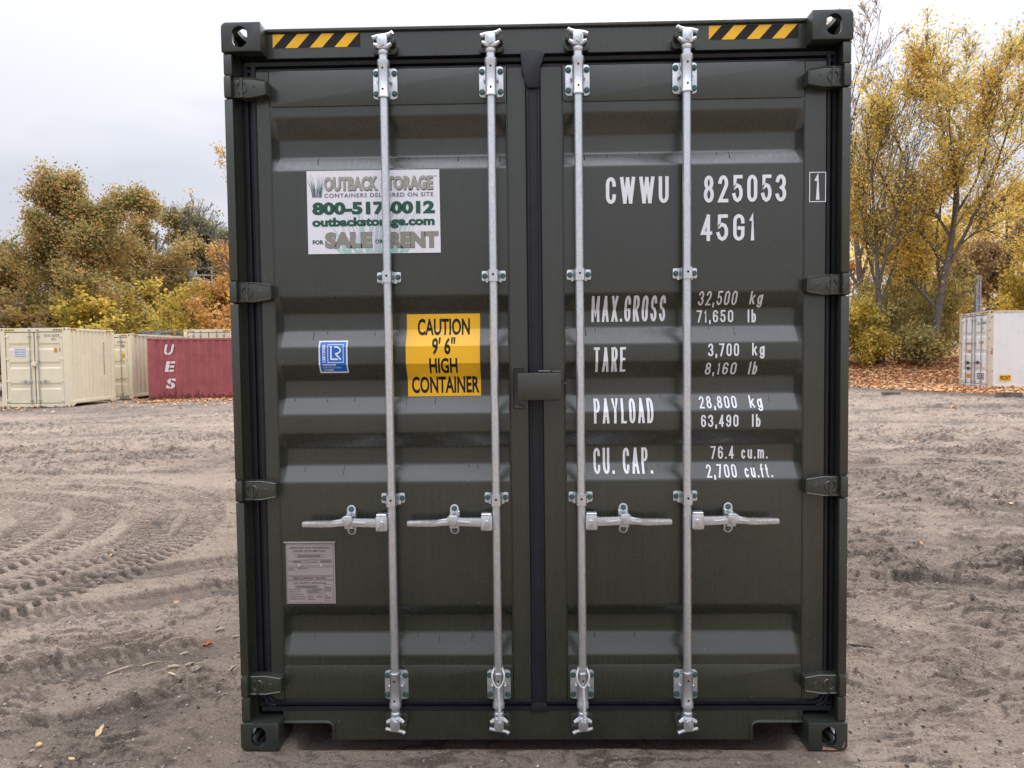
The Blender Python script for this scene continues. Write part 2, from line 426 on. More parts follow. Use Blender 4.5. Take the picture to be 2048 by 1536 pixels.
def drape(mb, breaks, dfun):
    """cut the flat shape along the fold lines and press it onto the folded panel"""
    bm = bmesh.new()
    vv = [bm.verts.new(v) for v in mb.v]
    lay = []
    for f, mi in zip(mb.f, mb.mi):
        try: q = bm.faces.new([vv[i] for i in f]); q.material_index = mi
        except ValueError: pass
    for z in breaks:
        bmesh.ops.bisect_plane(bm, geom=list(bm.verts) + list(bm.edges) + list(bm.faces), dist=1e-6, plane_co=(0, 0, z), plane_no=(0, 0, 1))
    for v in bm.verts: v.co.y += dfun(v.co.z)
    bm.verts.index_update()
    mb.v = [tuple(v.co) for v in bm.verts]; mb.f = [tuple(v.index for v in f.verts) for f in bm.faces]; mb.mi = [f.material_index for f in bm.faces]
    bm.free(); return mb
# ------------------------------------------------------------------ the green shipping container (front face at y = 0, doors facing the camera)
W2, HT, LEN = 1.219, 2.896, 12.192
YD = 0.065                       # outer plane of the door sheets
REC = 0.042                      # depth of the pressed bands
BANDS = [(2.547, 2.469, 2.398, 2.338), (1.834, 1.768, 1.700, 1.631), (1.561, 1.494, 1.427, 1.358), (1.282, 1.218, 1.148, 1.081), (0.572, 0.516, 0.446, 0.366)]
BREAKS = [z for b in BANDS for z in b]
def door_depth(z):
    for a, b, c, d in BANDS:
        if z >= a or z <= d: continue
        if z > b: return REC * (a - z) / (a - b)
        if z >= c: return REC
        return REC * (z - d) / (c - d)
    return 0.0

box_c = empty('shipping_container')
tag(box_c, 'large dark green shipping container standing upright in the foreground with its doors closed', 'container')

# corner castings -------------------------------------------------
def casting_solid(x0, x1, y0, y1, z0, z1, out_x, top):
    """front casting body as one bevelled block with the holes cut through it"""
    me = bpy.data.meshes.new('corner_casting')
    bm = bmesh.new()
    bmesh.ops.create_cube(bm, size=1.0)
    for v in bm.verts: v.co = Vector(((x0 + x1) / 2 + v.co.x * (x1 - x0), (y0 + y1) / 2 + v.co.y * (y1 - y0), (z0 + z1) / 2 + v.co.z * (z1 - z0)))
    xo = x1 if out_x > 0 else x0; zo = z1 if top else z0
    # big radius on the outer long edge, small on the rest
    big = [e for e in bm.edges if all(abs(v.co.x - xo) < 1e-5 and abs(v.co.z - zo) < 1e-5 for v in e.verts)]
    bmesh.ops.bevel(bm, geom=big, offset=0.022, segments=5, affect='EDGES', profile=0.5)
    small = [e for e in bm.edges if e.calc_face_angle(0) > 0.6]
    bmesh.ops.bevel(bm, geom=small, offset=0.004, segments=2, affect='EDGES', profile=0.5)
    bm.to_mesh(me); bm.free()
    me.materials.append(M['casting'])
    o = bpy.data.objects.new('corner_casting', me); COL.objects.link(o); o.parent = box_c
    cx, cz = (x0 + x1) / 2 + out_x * 0.004, (z0 + z1) / 2
    cutters = []
    def slot(axis, a, b, lo, hi, c):   # a: half width, b: half height, rounded ends
        N = 28; poly = []
        r = min(a, b)
        for k in range(N):
            th = 2 * math.pi * k / N
            px, pz = r * math.cos(th), r * math.sin(th)
            if a > b: px += math.copysign(a - b, math.cos(th))
            else: pz += math.copysign(b - a, math.sin(th))
            poly.append((c[0] + px, c[1] + pz))
        bm = bmesh.new()
        def P(u, v, w): return {'y': (u, w, v), 'x': (w, u, v), 'z': (u, v, w)}[axis]
        A = [bm.verts.new(P(u, v, lo)) for u, v in poly]; B = [bm.verts.new(P(u, v, hi)) for u, v in poly]
        bm.faces.new(A); bm.faces.new(B[::-1])
        for i in range(N): bm.faces.new((A[i], B[i], B[(i + 1) % N], A[(i + 1) % N]))
        bmesh.ops.recalc_face_normals(bm, faces=bm.faces)
        m2 = bpy.data.meshes.new('cut'); bm.to_mesh(m2); bm.free()
        c2 = bpy.data.objects.new('cut', m2); COL.objects.link(c2); cutters.append(c2)
    cav = bpy.data.meshes.new('cut'); bm = bmesh.new(); bmesh.ops.create_cube(bm, size=1.0); t = 0.019
    for v in bm.verts: v.co = Vector(((x0 + x1) / 2 + v.co.x * (x1 - x0 - 2 * t), (y0 + y1) / 2 + v.co.y * (y1 - y0 - 2 * t), (z0 + z1) / 2 + v.co.z * (z1 - z0 - 2 * t)))
    bm.to_mesh(cav); bm.free(); cv = bpy.data.objects.new('cut', cav); COL.objects.link(cv); cutters.append(cv)
    slot('y', 0.030, 0.041, y0 - .01, y0 + .03, (cx, cz))
    slot('x', 0.043, 0.033, xo - .03, xo + .03, ((y0 + y1) / 2, cz))
    slot('z', 0.033, 0.060, zo - .03, zo + .03, ((x0 + x1) / 2, (y0 + y1) / 2))
    for c in cutters:
        b = o.modifiers.new('b', 'BOOLEAN'); b.object = c; b.operation = 'DIFFERENCE'; b.solver = 'EXACT'
    dg = bpy.context.evaluated_depsgraph_get()
    new = bpy.data.meshes.new_from_object(o.evaluated_get(dg))
    o.modifiers.clear(); o.data = new
    new.materials.clear(); new.materials.append(M['casting'])
    new.polygons.foreach_set('use_smooth', [True] * len(new.polygons)); new.update(); new.set_sharp_from_angle(angle=math.radians(32))
    for c in cutters: bpy.data.objects.remove(c)
    return o
CZ = 0.113
for sx in (-1, 1):
    xs = sorted((sx * 1.219, sx * 1.063))
    casting_solid(xs[0], xs[1], 0.0, 0.178, HT - CZ, HT, sx, True)
    c_low = casting_solid(xs[0], xs[1], 0.0, 0.178, 0.0, CZ, sx, False)
    for top in (True, False):      # rear castings, out of sight from the front
        z0 = HT - CZ if top else 0.0
        mb = MB(); mb.box(xs[0], xs[1], LEN - 0.178, LEN, z0, z0 + CZ, 0.008); mb.cyl((sx * 1.14, LEN + .001, z0 + CZ / 2), (sx * 1.14, LEN - .02, z0 + CZ / 2), 0.032, n=16, mi=1)
        mb.build('corner_casting', ['casting', 'hole'], box_c)
# scraped bare metal on the right lower casting
mb = MB()
rng = random.Random(5)
pts = [(1.118, 0.0045), (1.122, 0.021), (1.130, 0.013), (1.142, 0.017), (1.155, 0.012), (1.168, 0.008), (1.184, 0.0042)]
mb.sheet(pts, -0.0006)
mb.sheet([(1.1955, 0.012), (1.205, 0.036), (1.2085, 0.037), (1.202, 0.018), (1.1985, 0.012)], -0.0006)
mb.build('scraped_steel', 'rust_bare', c_low, smooth=False)

# posts -------------------------------------------------------------
HZ = [2.652, 1.852, 1.058, 0.260]
for sx in (-1, 1):
    mb = MB()
    def bx(a, b, *r, **k): mb.box(min(sx * a, sx * b), max(sx * a, sx * b), *r, **k)
    bx(1.172, 1.216, 0.075, 0.178, CZ, HT - CZ)                 # back of the J profile
    bx(1.1895, 1.216, 0.044, 0.0745, CZ, HT - CZ)
    zs = [CZ + .002] + [z for h in sorted(HZ) for z in (h - .046, h + .046)] + [HT - CZ - .002]
    for i in range(0, len(zs), 2):
        bx(1.1825, 1.2165, 0.010, 0.0435, zs[i], zs[i + 1], bev=0.005, seg=2)
        if i: bx(1.1860, 1.213, 0.012, 0.043, zs[i] - .006, zs[i] - .0005, bev=0.002)
    mb.build('corner_post', 'green', box_c)

# header, sill --------------------------------------------------------
mb = MB()
mb.box(-1.0625, 1.0625, 0.072, 0.12, 2.783, 2.8795)
mb.box(-1.0625, 1.0625, 0.060, 0.13, 2.880, 2.8945, 0.003)
mb.box(-1.150, 1.150, 0.125, 0.172, 2.72, 2.7825)
header = mb.build('door_header', 'green', box_c)
mb = MB()
poly = [(-1.0625, 0.136), (-1.0625, 0.085), (-0.880, 0.085), (-0.868, 0.080), (-0.862, 0.070), (-0.862, 0.014), (0.862, 0.014), (0.862, 0.070), (0.868, 0.080), (0.880, 0.085), (1.0625, 0.085), (1.0625, 0.136)]
mb.prism(poly, 0.060, 0.150)
for sx in (-1, 1):   # rolled lip round the pocket
    lip = [(sx * 1.062, 0.090), (sx * 0.885, 0.090), (sx * 0.868, 0.087), (sx * 0.858, 0.078), (sx * 0.855, 0.066), (sx * 0.855, 0.016)]
    mb.tube([(x, 0.058, z) for x, z in lip], 0.0065, 8)
    mb.box(min(sx * .862, sx * .874), max(sx * .862, sx * .874), 0.1505, 0.60, 0.014, 0.10)
mb.box(-1.16, 1.16, 0.100, 0.149, 0.1365, 0.20)
sill = mb.build('door_sill', 'green', box_c)

# hazard stickers on the header: black tape with yellow slanted bars
def hazard(x0, x1, z0, z1, y, parent, n=4, lean=1):
    mb = MB(); h = z1 - z0; p = (x1 - x0) / 3.55
    mb.rect(x0, x1, z0, z1, y)
    for k in range(n):
        a = x0 + k * p - (0.5 * p if k == 0 else 0.5 * p)
        lo = [(a, z0), (a + .5 * p, z0), (a + .5 * p + h * 0.92, z1), (a + h * 0.92, z1)]
        # clip to the tape
        def clip(poly, f, val, keep):
            out = []
            for i in range(len(poly)):
                p0, p1 = poly[i], poly[(i + 1) % len(poly)]
                i0, i1 = keep(p0[0], val), keep(p1[0], val)
                if i0: out.append(p0)
                if i0 != i1:
                    tt = (val - p0[0]) / (p1[0] - p0[0]); out.append((val, p0[1] + tt * (p1[1] - p0[1])))
            return out
        q = clip(lo, 0, x0, lambda a, b: a >= b); q = clip(q, 0, x1, lambda a, b: a <= b) if len(q) > 2 else q
        if len(q) > 2: mb.sheet(q, y - 0.0006, 1)
    return mb.build('hazard_sticker', ['black_ink', 'yellow_vinyl'], parent, smooth=False)
hazard(-1.040, -0.690, 2.822, 2.876, 0.0712, header)
hazard(0.686, 1.036, 2.820, 2.874, 0.0712, header)

# body: roof, side walls, front wall, floor --------------------------
def corr_wall(name, along, n, x, y0, y1, z0, z1, depth, mats, parent, axis='y', sgn=1):
    """trapezoid-corrugated sheet running along y (axis 'y', at x) or along x (axis 'x', at y=x)"""
    P = (y1 - y0) / n; prof = []
    for k in range(n):
        a = y0 + k * P
        prof += [(a + .13 * P, 0), (a + .38 * P, 0), (a + .62 * P, 1), (a + .88 * P, 1)]
    prof = [(y0, 0)] + prof + [(y1, 0)]
    vs = []
    for a, d in prof:
        for z in (z0, z1):
            o_ = x - sgn * d * depth
            vs.append((o_, a, z) if axis == 'y' else (a, o_, z))
    mb = MB(); mb.add(vs, [(2 * i, 2 * i + 2, 2 * i + 3, 2 * i + 1) for i in range(len(prof) - 1)])
    return mb.build(name, mats, parent, smooth=False)
for sx in (-1, 1):
    corr_wall('side_wall', 'y', 43, sx * 1.214, 0.1785, LEN - .1785, 0.165, 2.84, 0.036, 'green', box_c, 'y', sx)
    mb = MB(); mb.box(min(sx * 1.219, sx * 1.159), max(sx * 1.219, sx * 1.159), 0.1785, LEN - .1785, 2.8405, 2.89, 0.004)
    mb.build('top_rail', 'green', box_c)
    mb = MB(); mb.box(min(sx * 1.217, sx * 1.165), max(sx * 1.217, sx * 1.165), 0.1785, LEN - .1785, 0.045, 0.1645, 0.004)
    mb.build('bottom_rail', 'green', box_c)
corr_wall('front_wall', 'x', 8, LEN - 0.03, -1.06, 1.06, 0.12, 2.78, 0.04, 'green', box_c, 'x', 1)
mb = MB(); mb.box(-1.164, 1.164, 0.56, 0.60, 0.012, 0.15); mb.build('cross_member', 'green', box_c, smooth=False)
mb = MB(); mb.box(-1.158, 1.158, 0.131, LEN - 0.07, 2.852, 2.868)
for k in range(1, 60): mb.box(-1.10, 1.10, k * 0.2, k * 0.2 + .08, 2.8685, 2.882)
mb.build('roof', 'green', box_c, smooth=False)
mb = MB(); mb.box(-1.164, 1.164, 0.1505, LEN - 0.07, 0.152, 0.18)
for k in range(36): mb.box(-1.164, 1.164, 0.65 + k * .32, 0.69 + k * .32, 0.05, 0.1515)
mb.build('floor', 'green', box_c, smooth=False)

# doors -------------------------------------------------------------
ZD0, ZD1, ZT, ZB = 0.178, 2.729, 2.588, 0.325
def make_door(sx):
    """sx=-1: left leaf, +1: right leaf; panel sheet between two stiles"""
    xi, xo = (-0.112, -1.056) if sx < 0 else (0.109, 1.058)       # inner / outer edge of the panel
    ei, eo = (-0.036, -1.1105) if sx < 0 else (0.0205, 1.1445)    # inner / outer edge of the leaf
    mb = MB()
    def bx(a, b, *r, **k): mb.box(min(a, b), max(a, b), *r, **k)
    bx(ei, xi, YD + .001, 0.112, ZD0, ZD1, bev=0.003)
    bx(xo, eo, YD - .002, 0.112, ZD0, ZD1, bev=0.003)
    lo, hi = min(xi, xo), max(xi, xo)
    # top and bottom plates sit proud of the pressed sheet
    mb.prism([(lo + .0005, ZD1 - .001), (lo + .0005, ZT + .012), (lo + .004, ZT + .003), (lo + .013, ZT), (hi - .013, ZT), (hi - .004, ZT + .003), (hi - .0005, ZT + .012), (hi - .0005, ZD1 - .001)], YD - .0045, YD + .02, bev=0.0022)
    mb.prism([(lo + .0005, ZD0 + .001), (lo + .0005, ZB - .012), (lo + .004, ZB - .003), (lo + .013, ZB), (hi - .013, ZB), (hi - .004, ZB - .003), (hi - .0005, ZB - .012), (hi - .0005, ZD0 + .001)], YD - .0045, YD + .02, bev=0.0022)
    # pressed sheet; soft creases come from a short run of facets either side of every fold
    zs = set([ZB - .01, ZT + .01])
    prof = []
    r = 0.0075
    keys = [(ZT + .01, 0.0)] + [(z, door_depth(z)) for z in BREAKS] + [(ZB - .01, 0.0)]
    pts = [keys[0]]
    for i in range(1, len(keys) - 1):
        (za, da), (zb, db), (zc, dc) = keys[i - 1], keys[i], keys[i + 1]
        va = Vector((za - zb, da - db)).normalized(); vc = Vector((zc - zb, dc - db)).normalized()
        p0 = Vector((zb, db)) + va * r; p1 = Vector((zb, db)); p2 = Vector((zb, db)) + vc * r
        for t in (0, .25, .5, .75, 1): 
            q = p0 * (1 - t) ** 2 + p1 * 2 * t * (1 - t) + p2 * t * t; pts.append((q.x, q.y))
    pts.append(keys[-1])
    a_, b_ = (.020, .005) if sx < 0 else (.005, .020)      # outer ends of the pressings slope, inner ends are steep
    out_in = [lo + .0003, lo + .001, lo + a_, lo + a_ + .002, hi - b_ - .002, hi - b_, hi - .001, hi - .0003]
    fac = [0, .05, .95, 1, 1, .95, .05, 0]
    vs = [(x, YD + .0005 + d * f, z) for z, d in pts for x, f in zip(out_in, fac)]
    n = len(out_in)
    mb.add(vs, [(i * n + k, (i + 1) * n + k, (i + 1) * n + k + 1, i * n + k + 1) for i in range(len(pts) - 1) for k in range(n - 1)])
    # weld beads between stile and sheet
    for xx in (lo, hi): mb.tube([(xx, YD - .0005, ZB + .01 + (ZT - ZB - .02) * k / 20 ) for k in range(21)], 0.0025, 6)
    d = mb.build('door', 'green', box_c, angle=28)
    return d
door_l, door_r = make_door(-1), make_door(1)
door_l['label'] = 'left door leaf with stickers, sign board and data plate'
door_r['label'] = 'right door leaf with white lettering'

# rubber gaskets: a two-lip extrusion round each leaf
def strip_v(mb, x0, x1, z0, z1, ridge, flip):
    n = len(ridge); vs = []
    w = x1 - x0
    for z in (z0, z1):
        for fx, d in ridge: vs.append((x0 + (1 - fx if flip else fx) * w, d, z))
    fs = [(k, k + 1, n + k + 1, n + k) for k in range(n - 1)]
    mb.add(vs, fs if not flip else [f[::-1] for f in fs])
def strip_h(mb, x0, x1, z0, z1, ridge):
    n = len(ridge); vs = []
    for x in (x0, x1):
        for fz, d in ridge: vs.append((x, d, z0 + fz * (z1 - z0)))
    mb.add(vs, [(k, n + k, n + k + 1, k + 1) for k in range(n - 1)])
RV = [(0, .112), (0, .074), (.10, .070), (.42, .070), (.48, .082), (.62, .082), (.68, .066), (.74, .060), (.92, .060), (1, .0655), (1, .112)]
for sx, d in ((-1, door_l), (1, door_r)):
    mb = MB()
    if sx < 0: strip_v(mb, -1.172, -1.1100, 0.150, 2.765, RV, False)
    else: strip_v(mb, 1.144, 1.190, 0.150, 2.765, RV, True)
    xa, xb = (-1.150, -0.036) if sx < 0 else (0.020, 1.178)
    RT = [(0, .112), (0, .0715), (.20, .0715), (.24, .085), (.34, .085), (.38, .064), (.60, .060), (.66, .072), (.74, .072), (.80, .050), (1.0, .070), (1, .112)]
    strip_h(mb, xa, xb, 2.7285, 2.7835, RT)
    RB = [(0, .112), (0, .0585), (.42, .0585), (.46, .074), (.55, .074), (.60, .057), (.92, .052), (1, .066), (1, .112)]
    strip_h(mb, xa, xb, 0.1355, 0.1815, RB)
    for cx in ((-1.137,) if sx < 0 else (1.160,)):   # rounded rubber corners at the foot
        rr = 0.045; c = (cx + (-sx) * rr, 0.160 + rr)
        for q, (rad, dy) in enumerate(((rr, .058), (rr - .018, .056))):
            mb.tube([(c[0] + sx * rad * math.cos(math.radians(a)), dy, c[1] - rad * math.sin(math.radians(a))) for a in range(0, 91, 15)], 0.0052, 6)
    if sx > 0:   # overlapping centre lip
        RC = [(0, .112), (0, .060), (.08, .0555), (.20, .0555), (.26, .0585), (.74, .0585), (.80, .0555), (.92, .0555), (1, .060), (1, .112)]
        strip_v(mb, -0.0365, 0.0210, 0.140, 2.765, RC, False)
        flap = [(-0.0560, 2.772), (-0.054, 2.782), (-0.010, 2.790), (0.012, 2.790), (0.026, 2.783), (0.040, 2.772), (0.030, 2.735), (0.018, 2.725), (0.020, 2.640), (-0.032, 2.640), (-0.036, 2.672), (-0.050, 2.700)]
        mb.prism(flap, 0.0475, 0.112, bev=0.004)
        mb.prism([(-0.044, 0.132), (-0.044, 0.150), (-0.036, 0.170), (0.022, 0.170), (0.030, 0.150), (0.030, 0.132)], 0.0500, 0.112, bev=0.004)
    mb.build('gasket', 'gasket', d, smooth=True, angle=40)

# hinges ------------------------------------------------------------
def hinge_mesh():
    mb = MB()     # right-hand hinge, local z = 0 at its centre
    mb.prism([(1.054, -.026), (1.062, -.031), (1.120, -.0405), (1.186, -.0395), (1.186, .0395), (1.120, .0405), (1.062, .031), (1.054, .026)], 0.022, 0.0625, bev=0.004)
    for s in (-1, 1):
        a = [(1.058, .0265), (1.064, .0275), (1.118, .0365), (1.185, .0355)]
        mb.tube([(x, .0225, s * z) for x, z in a], 0.0035, 6)
    mb.tube([(1.0575, .0225, z) for z in (-.026, .026)], 0.0035, 6)
    mb.tube([(1.152 + .0205 * math.cos(math.radians(k * 15)), .0215, .0205 * math.sin(math.radians(k * 15))) for k in range(25)], 0.0042, 6)
    mb.box(1.1465, 1.1575, .0175, .0225, -.0385, .0385, 0.0018)
    mb.tube([(1.100 + .0085 * math.cos(math.radians(k * 30)), .0222, .0085 * math.sin(math.radians(k * 30))) for k in range(13)], 0.0016, 5)
    mb.tube([(1.095, .0222, -.003), (1.100, .0222, .003), (1.105, .0222, -.003)], 0.0012, 5)
    mb.box(1.186, 1.2155, .004, .074, -.0425, .0425, 0.006, seg=2)        # lug folded round the post
    return mb
for sx in (-1, 1):
    for z in HZ:
        mb = hinge_mesh()
        if sx < 0: mb.v = [(-x, y, zz) for x, y, zz in mb.v]; mb.f = [f[::-1] for f in mb.f]
        mb.build('hinge', 'green', box_c, loc=(0, 0, z))

# lock rods and their fittings ----------------------------------------
def hexbolt(mb, x, z, y, r=.0092, mi=1, h=.008):
    mb.cyl((x, y, z), (x, y - .0025, z), r * 1.28, r * 1.28, 14, mi)
    mb.cyl((x, y - .0025, z), (x, y - h, z), r, r * .82, 6, mi)
def bracket_mesh(up):
    """plate and sleeve; local origin on the rod axis in the plate's centre"""
    mb = MB()
    mb.prism(rrect(-.048, .048, -.0600, .0600, .014), 0.0525, 0.0595, bev=0.0015)
    s = 1 if up else -1
    zz = sorted((s * -.068, s * .078))
    prof = [(.0205, zz[0]), (.0238, zz[0] + .001), (.0238, zz[0] + .010), (.0218, zz[0] + .013), (.0218, zz[1] - .026), (.0245, zz[1] - .020), (.0245, zz[1] - .002), (.0205, zz[1])]
    if s < 0: prof = [(r_, -z_) for r_, z_ in [(.0205, -zz[1]), (.0238, -zz[1] + .001), (.0238, -zz[1] + .010), (.0218, -zz[1] + .013), (.0218, -zz[0] - .026), (.0245, -zz[0] - .020), (.0245, -zz[0] - .002), (.0205, -zz[0])]]
    mb.lathe_z(0, 0.020, prof, 24)
    mb.box(-.021, .021, .022, .0525, zz[0] + .014, zz[1] - .028)
    for sx in (-1, 1):
        mb.box(sx * .026 - .004, sx * .026 + .004, .030, .0526, -.003, .007, 0.002)
        for sz in (-1, 1): hexbolt(mb, sx * .0365, sz * .0395, 0.0525)
    for z in (-.038, .042): mb.cyl((0, -.0012, s * z), (0, -.0028, s * z), .0042, n=10, mi=2)
    return mb
def clamp_mesh():
    mb = MB()
    mb.prism(rrect(-.048, -.014, -.0205, .0205, .006), 0.0545, 0.0605, bev=0.0012)
    mb.prism(rrect(.014, .048, -.0205, .0205, .006), 0.0545, 0.0605, bev=0.0012)
    # saddle bent over the rod
    prof = [(-.031, .0545), (-.024, .050), (-.0205, .040), (-.0200, .010), (-.0165, .001), (-.010, -.0022), (.010, -.0022), (.0165, .001), (.0200, .010), (.0205, .040), (.024, .050), (.031, .0545)]
    n = len(prof); z0, z1 = -.0255, .0205
    vs = [(x, y, z) for z in (z0, z1) for x, y in prof] + [(x * .86, y + .005, z) for z in (z0, z1) for x, y in prof]
    fs = [(k, k + 1, n + k + 1, n + k) for k in range(n - 1)]
    fs += [(k, 2 * n + k, 2 * n + k + 1, k + 1) for k in range(n - 1)] + [(n + k, n + k + 1, 3 * n + k + 1, 3 * n + k) for k in range(n - 1)]
    mb.add(vs, fs)
    for s in (-1, 1): hexbolt(mb, s * .0365, 0.0, 0.0545, .0085)
    mb.cyl((0, -.0018, .001), (0, -.0032, .001), .0045, n=10, mi=2)
    return mb
def cam_mesh(up, m):
    """forged cam head on the rod end, m mirrors it left-right; local origin at collar, pointing to -z (down)"""
    mb = MB()
    mb.lathe_z(0, .020, [(.0170, .020), (.0200, .016), (.0205, .004), (.0185, .000)], 20)
    mb.box(-.021, .021, -.004, .036, -.054, .001, 0.006, seg=2)
    mb.prism([(-.006, -.004), (.010, -.012), (.004, -.036), (-.012, -.052), (-.016, -.036)], -.010, .004, bev=0.003)
    mb.tube([(0, .012, -.006), (-.020, .006, -.012), (-.034, .002, -.017)], [.011, .0095, .0065], 8)
    mb.tube([(0, .012, -.004), (.022, .006, -.010), (.036, .002, -.018)], [.011, .0095, .0065], 8)
    mb.tube([(-.038, .000, -.040), (-.018, .004, -.047), (.012, .006, -.050), (.030, .002, -.054), (.041, -.002, -.060)], [.0075, .0085, .0095, .0085, .007], 8)
    if up: mb.v = [(x, y, -z) for x, y, z in mb.v]; mb.f = [f[::-1] for f in mb.f]
    if m < 0: mb.v = [(-x, y, z) for x, y, z in mb.v]; mb.f = [f[::-1] for f in mb.f]
    return mb
def keeper_mesh(up, m):
    mb = MB()
    mb.prism([(-.046, -.006), (-.040, .004), (.040, .004), (.050, -.010), (.050, -.030), (.040, -.036), (-.034, -.036), (-.046, -.026)], .034, .0585, bev=0.003)
    mb.box(.020, .048, -.004, .040, -.044, -.022, 0.004, seg=2)
    mb.box(-.038, -.020, -.002, .040, -.038, -.020, 0.004, seg=2)
    if up: mb.v = [(x, y, -z) for x, y, z in mb.v]; mb.f = [f[::-1] for f in mb.f]
    if m < 0: mb.v = [(-x, y, z) for x, y, z in mb.v]; mb.f = [f[::-1] for f in mb.f]
    return mb
def handle_mesh(s):
    """hub, pin and bar; s = +1 the bar points to +x; origin on the rod axis"""
    mb = MB()
    mb.prism(rrect(.016, .061, -.034, .026, .006), -.006, .026, bev=0.002)
    mb.box(.018, .060, -.004, .030, .0262, .034, 0.0025)
    mb.cyl((.037, -.0055, -.002), (.037, -.0125, -.002), .0105, .0085, 16)
    top = [(.060, .017), (.120, .0175), (.190, .0185), (.235, .0100), (.270, .0090), (.350, .0080), (.355, .004)]
    bot = [(.355, -.010), (.350, -.0140), (.270, -.0150), (.235, -.0155), (.190, -.0065), (.120, -.0135), (.060, -.0175)]
    mb.prism(top + bot, -.010, .006, bev=0.003)
    rib = [(.098, .002), (.155, .0115), (.195, .0105), (.238, -.001), (.195, .0005), (.155, .001)]
    mb.prism(rib, -.0190, -.0090, bev=0.002)
    rr = random.Random(3)
    for k in range(11):      # raised forging marks on the grip
        x = .262 + k * .0076; mb.box(x, x + .0042, -.0118, -.0098, -.0085 + rr.random() * .003, .001 + rr.random() * .003, 0.0006)
    if s < 0: mb.v = [(-x, y, z) for x, y, z in mb.v]; mb.f = [f[::-1] for f in mb.f]
    return mb
def catch_mesh(s):
    mb = MB()
    ol = [(-.018, -.045)] + arc(0, -.043, .018, .018, 180, 360, 10) + arc(0, .043, .018, .018, 0, 180, 10)
    mb.prism(ol, .0525, .0600, bev=0.0012)
    mb.box(-.020, .016, -.004, .0525, -.024, -.012, 0.002)         # shelf under the bar
    mb.prism([(-.021, .028), (-.021, .012), (-.016, -.001), (-.006, -.012), (.004, -.013), (.014, -.002), (.020, .010), (.020, .028)], -.030, -.016, bev=0.003)
    mb.box(-.018, .018, -.017, .0526, .019, .029, 0.003)
    mb.box(-.024, -.017, .020, .0525, .012, .040, 0.002)
    for z in (-.044, .044): hexbolt(mb, 0, z, .0525, .0088)
    if s < 0: mb.v = [(-x, y, z) for x, y, z in mb.v]; mb.f = [f[::-1] for f in mb.f]
    return mb
FIT = ['galv', 'bolt', 'hole']
for xr, sx, hx in ((-0.590, -1, -1), (-0.171, -1, -1), (0.168, 1, 1), (0.5875, 1, 1)):
    door = door_l if sx < 0 else door_r
    mb = MB(); mb.lathe_z(0, .020, [(.0165, 0.134), (.0168, 0.150), (.0168, 2.775), (.0165, 2.785)], 24)
    rod = mb.build('lock_rod', 'galv', door, loc=(xr, 0, 0))
    bracket_mesh(True).build('rod_bracket', FIT, door, loc=(xr, 0, 2.667))
    bracket_mesh(False).build('rod_bracket', FIT, door, loc=(xr, 0, 0.2475))
    for z in (1.907, 1.018): clamp_mesh().build('rod_clamp', FIT, door, loc=(xr, 0, z))
    cam_mesh(False, sx * -1).build('rod_cam', 'galv', door, loc=(xr, 0, 0.134))
    cam_mesh(True, sx * -1).build('rod_cam', 'galv', door, loc=(xr, 0, 2.783))
    keeper_mesh(False, sx * -1).build('cam_keeper', 'green', sill, loc=(xr, 0, 0.134))
    keeper_mesh(True, sx * -1).build('cam_keeper', 'green', header, loc=(xr, 0.012, 2.783))
    handle_mesh(hx).build('door_handle', 'galv', door, loc=(xr, 0, 0.930))
    catch_mesh(hx).build('handle_catch', FIT, door, loc=(xr + hx * .171, 0, 0.930))

# lock box over the meeting line ---------------------------------------
mb = MB()
mb.box(-0.080, 0.092, -0.030, 0.030, 1.4145, 1.521, 0.004, seg=2)
mb.box(-0.050, 0.092, 0.030, 0.0645, 1.420, 1.515, 0.003)
mb.box(0.000, 0.052, -0.006, 0.030, 1.5215, 1.530, 0.003)
mb.box(0.055, 0.091, 0.000, 0.040, 1.5215, 1.5275, 0.002)
mb.tube([(0.0925, .010, 1.508), (0.096, .006, 1.500), (0.097, .004, 1.486), (0.1035, .004, 1.4775), (0.1105, .004, 1.4765), (0.1165, .004, 1.481), (0.119, .004, 1.493)], .0022, 8)
lockbox = mb.build('lock_box', 'green', door_r)
mb = MB()
mb.tube([(-0.1005, .030, 1.380), (-0.1005, .030, 1.530), (-0.096, .030, 1.5385), (-0.088, .030, 1.541), (-0.052, .030, 1.541)], .0032, 6)
mb.box(-0.1025, -0.0975, .028, .0655, 1.382, 1.536, 0.001); mb.box(-0.096, -0.052, .028, .0655, 1.538, 1.543, 0.001)
mb.box(-0.098, -0.055, .040, .0655, 1.376, 1.390, 0.003)
mb.build('lock_guard', 'green', door_l)

# white lettering on the right leaf --------------------------------------
def lettering(items, name='lettering', mat='white_ink', parent=None, label=None):
    for txt, x0, x1, z0, z1, t in items:
        mb = MB()
        stroke_text(mb, txt, x0, x1, z0, z1, t, 0.0)
        drape(mb, BREAKS, door_depth)
        mb.v = [(x, y + YD - .0018, z) for x, y, z in mb.v]
        o = mb.build(name, mat, parent or door_r, smooth=False)
        o['label'] = 'white lettering ' + txt
lettering([('CWWU', .278, .526, 2.186, 2.291, .0138), ('825053', .664, .988, 2.185, 2.291, .0136)], label='CWWU 825053')
mb = MB()
stroke_text(mb, '1', 1.098, 1.121, 2.189, 2.289, .0135)
ribbon(mb, [(1.079, 2.182), (1.141, 2.182), (1.141, 2.296), (1.079, 2.296)], .0032, True, -.0001)
mb.v = [(x, y + YD - .0035, z) for x, y, z in mb.v]
mb.build('lettering', 'white_ink', door_r, smooth=False)['label'] = 'check digit 1 in a box'
lettering([('45G1', .652, .866, 2.034, 2.138, .0136)], label='45G1')
T1, T2 = .0096, .0064
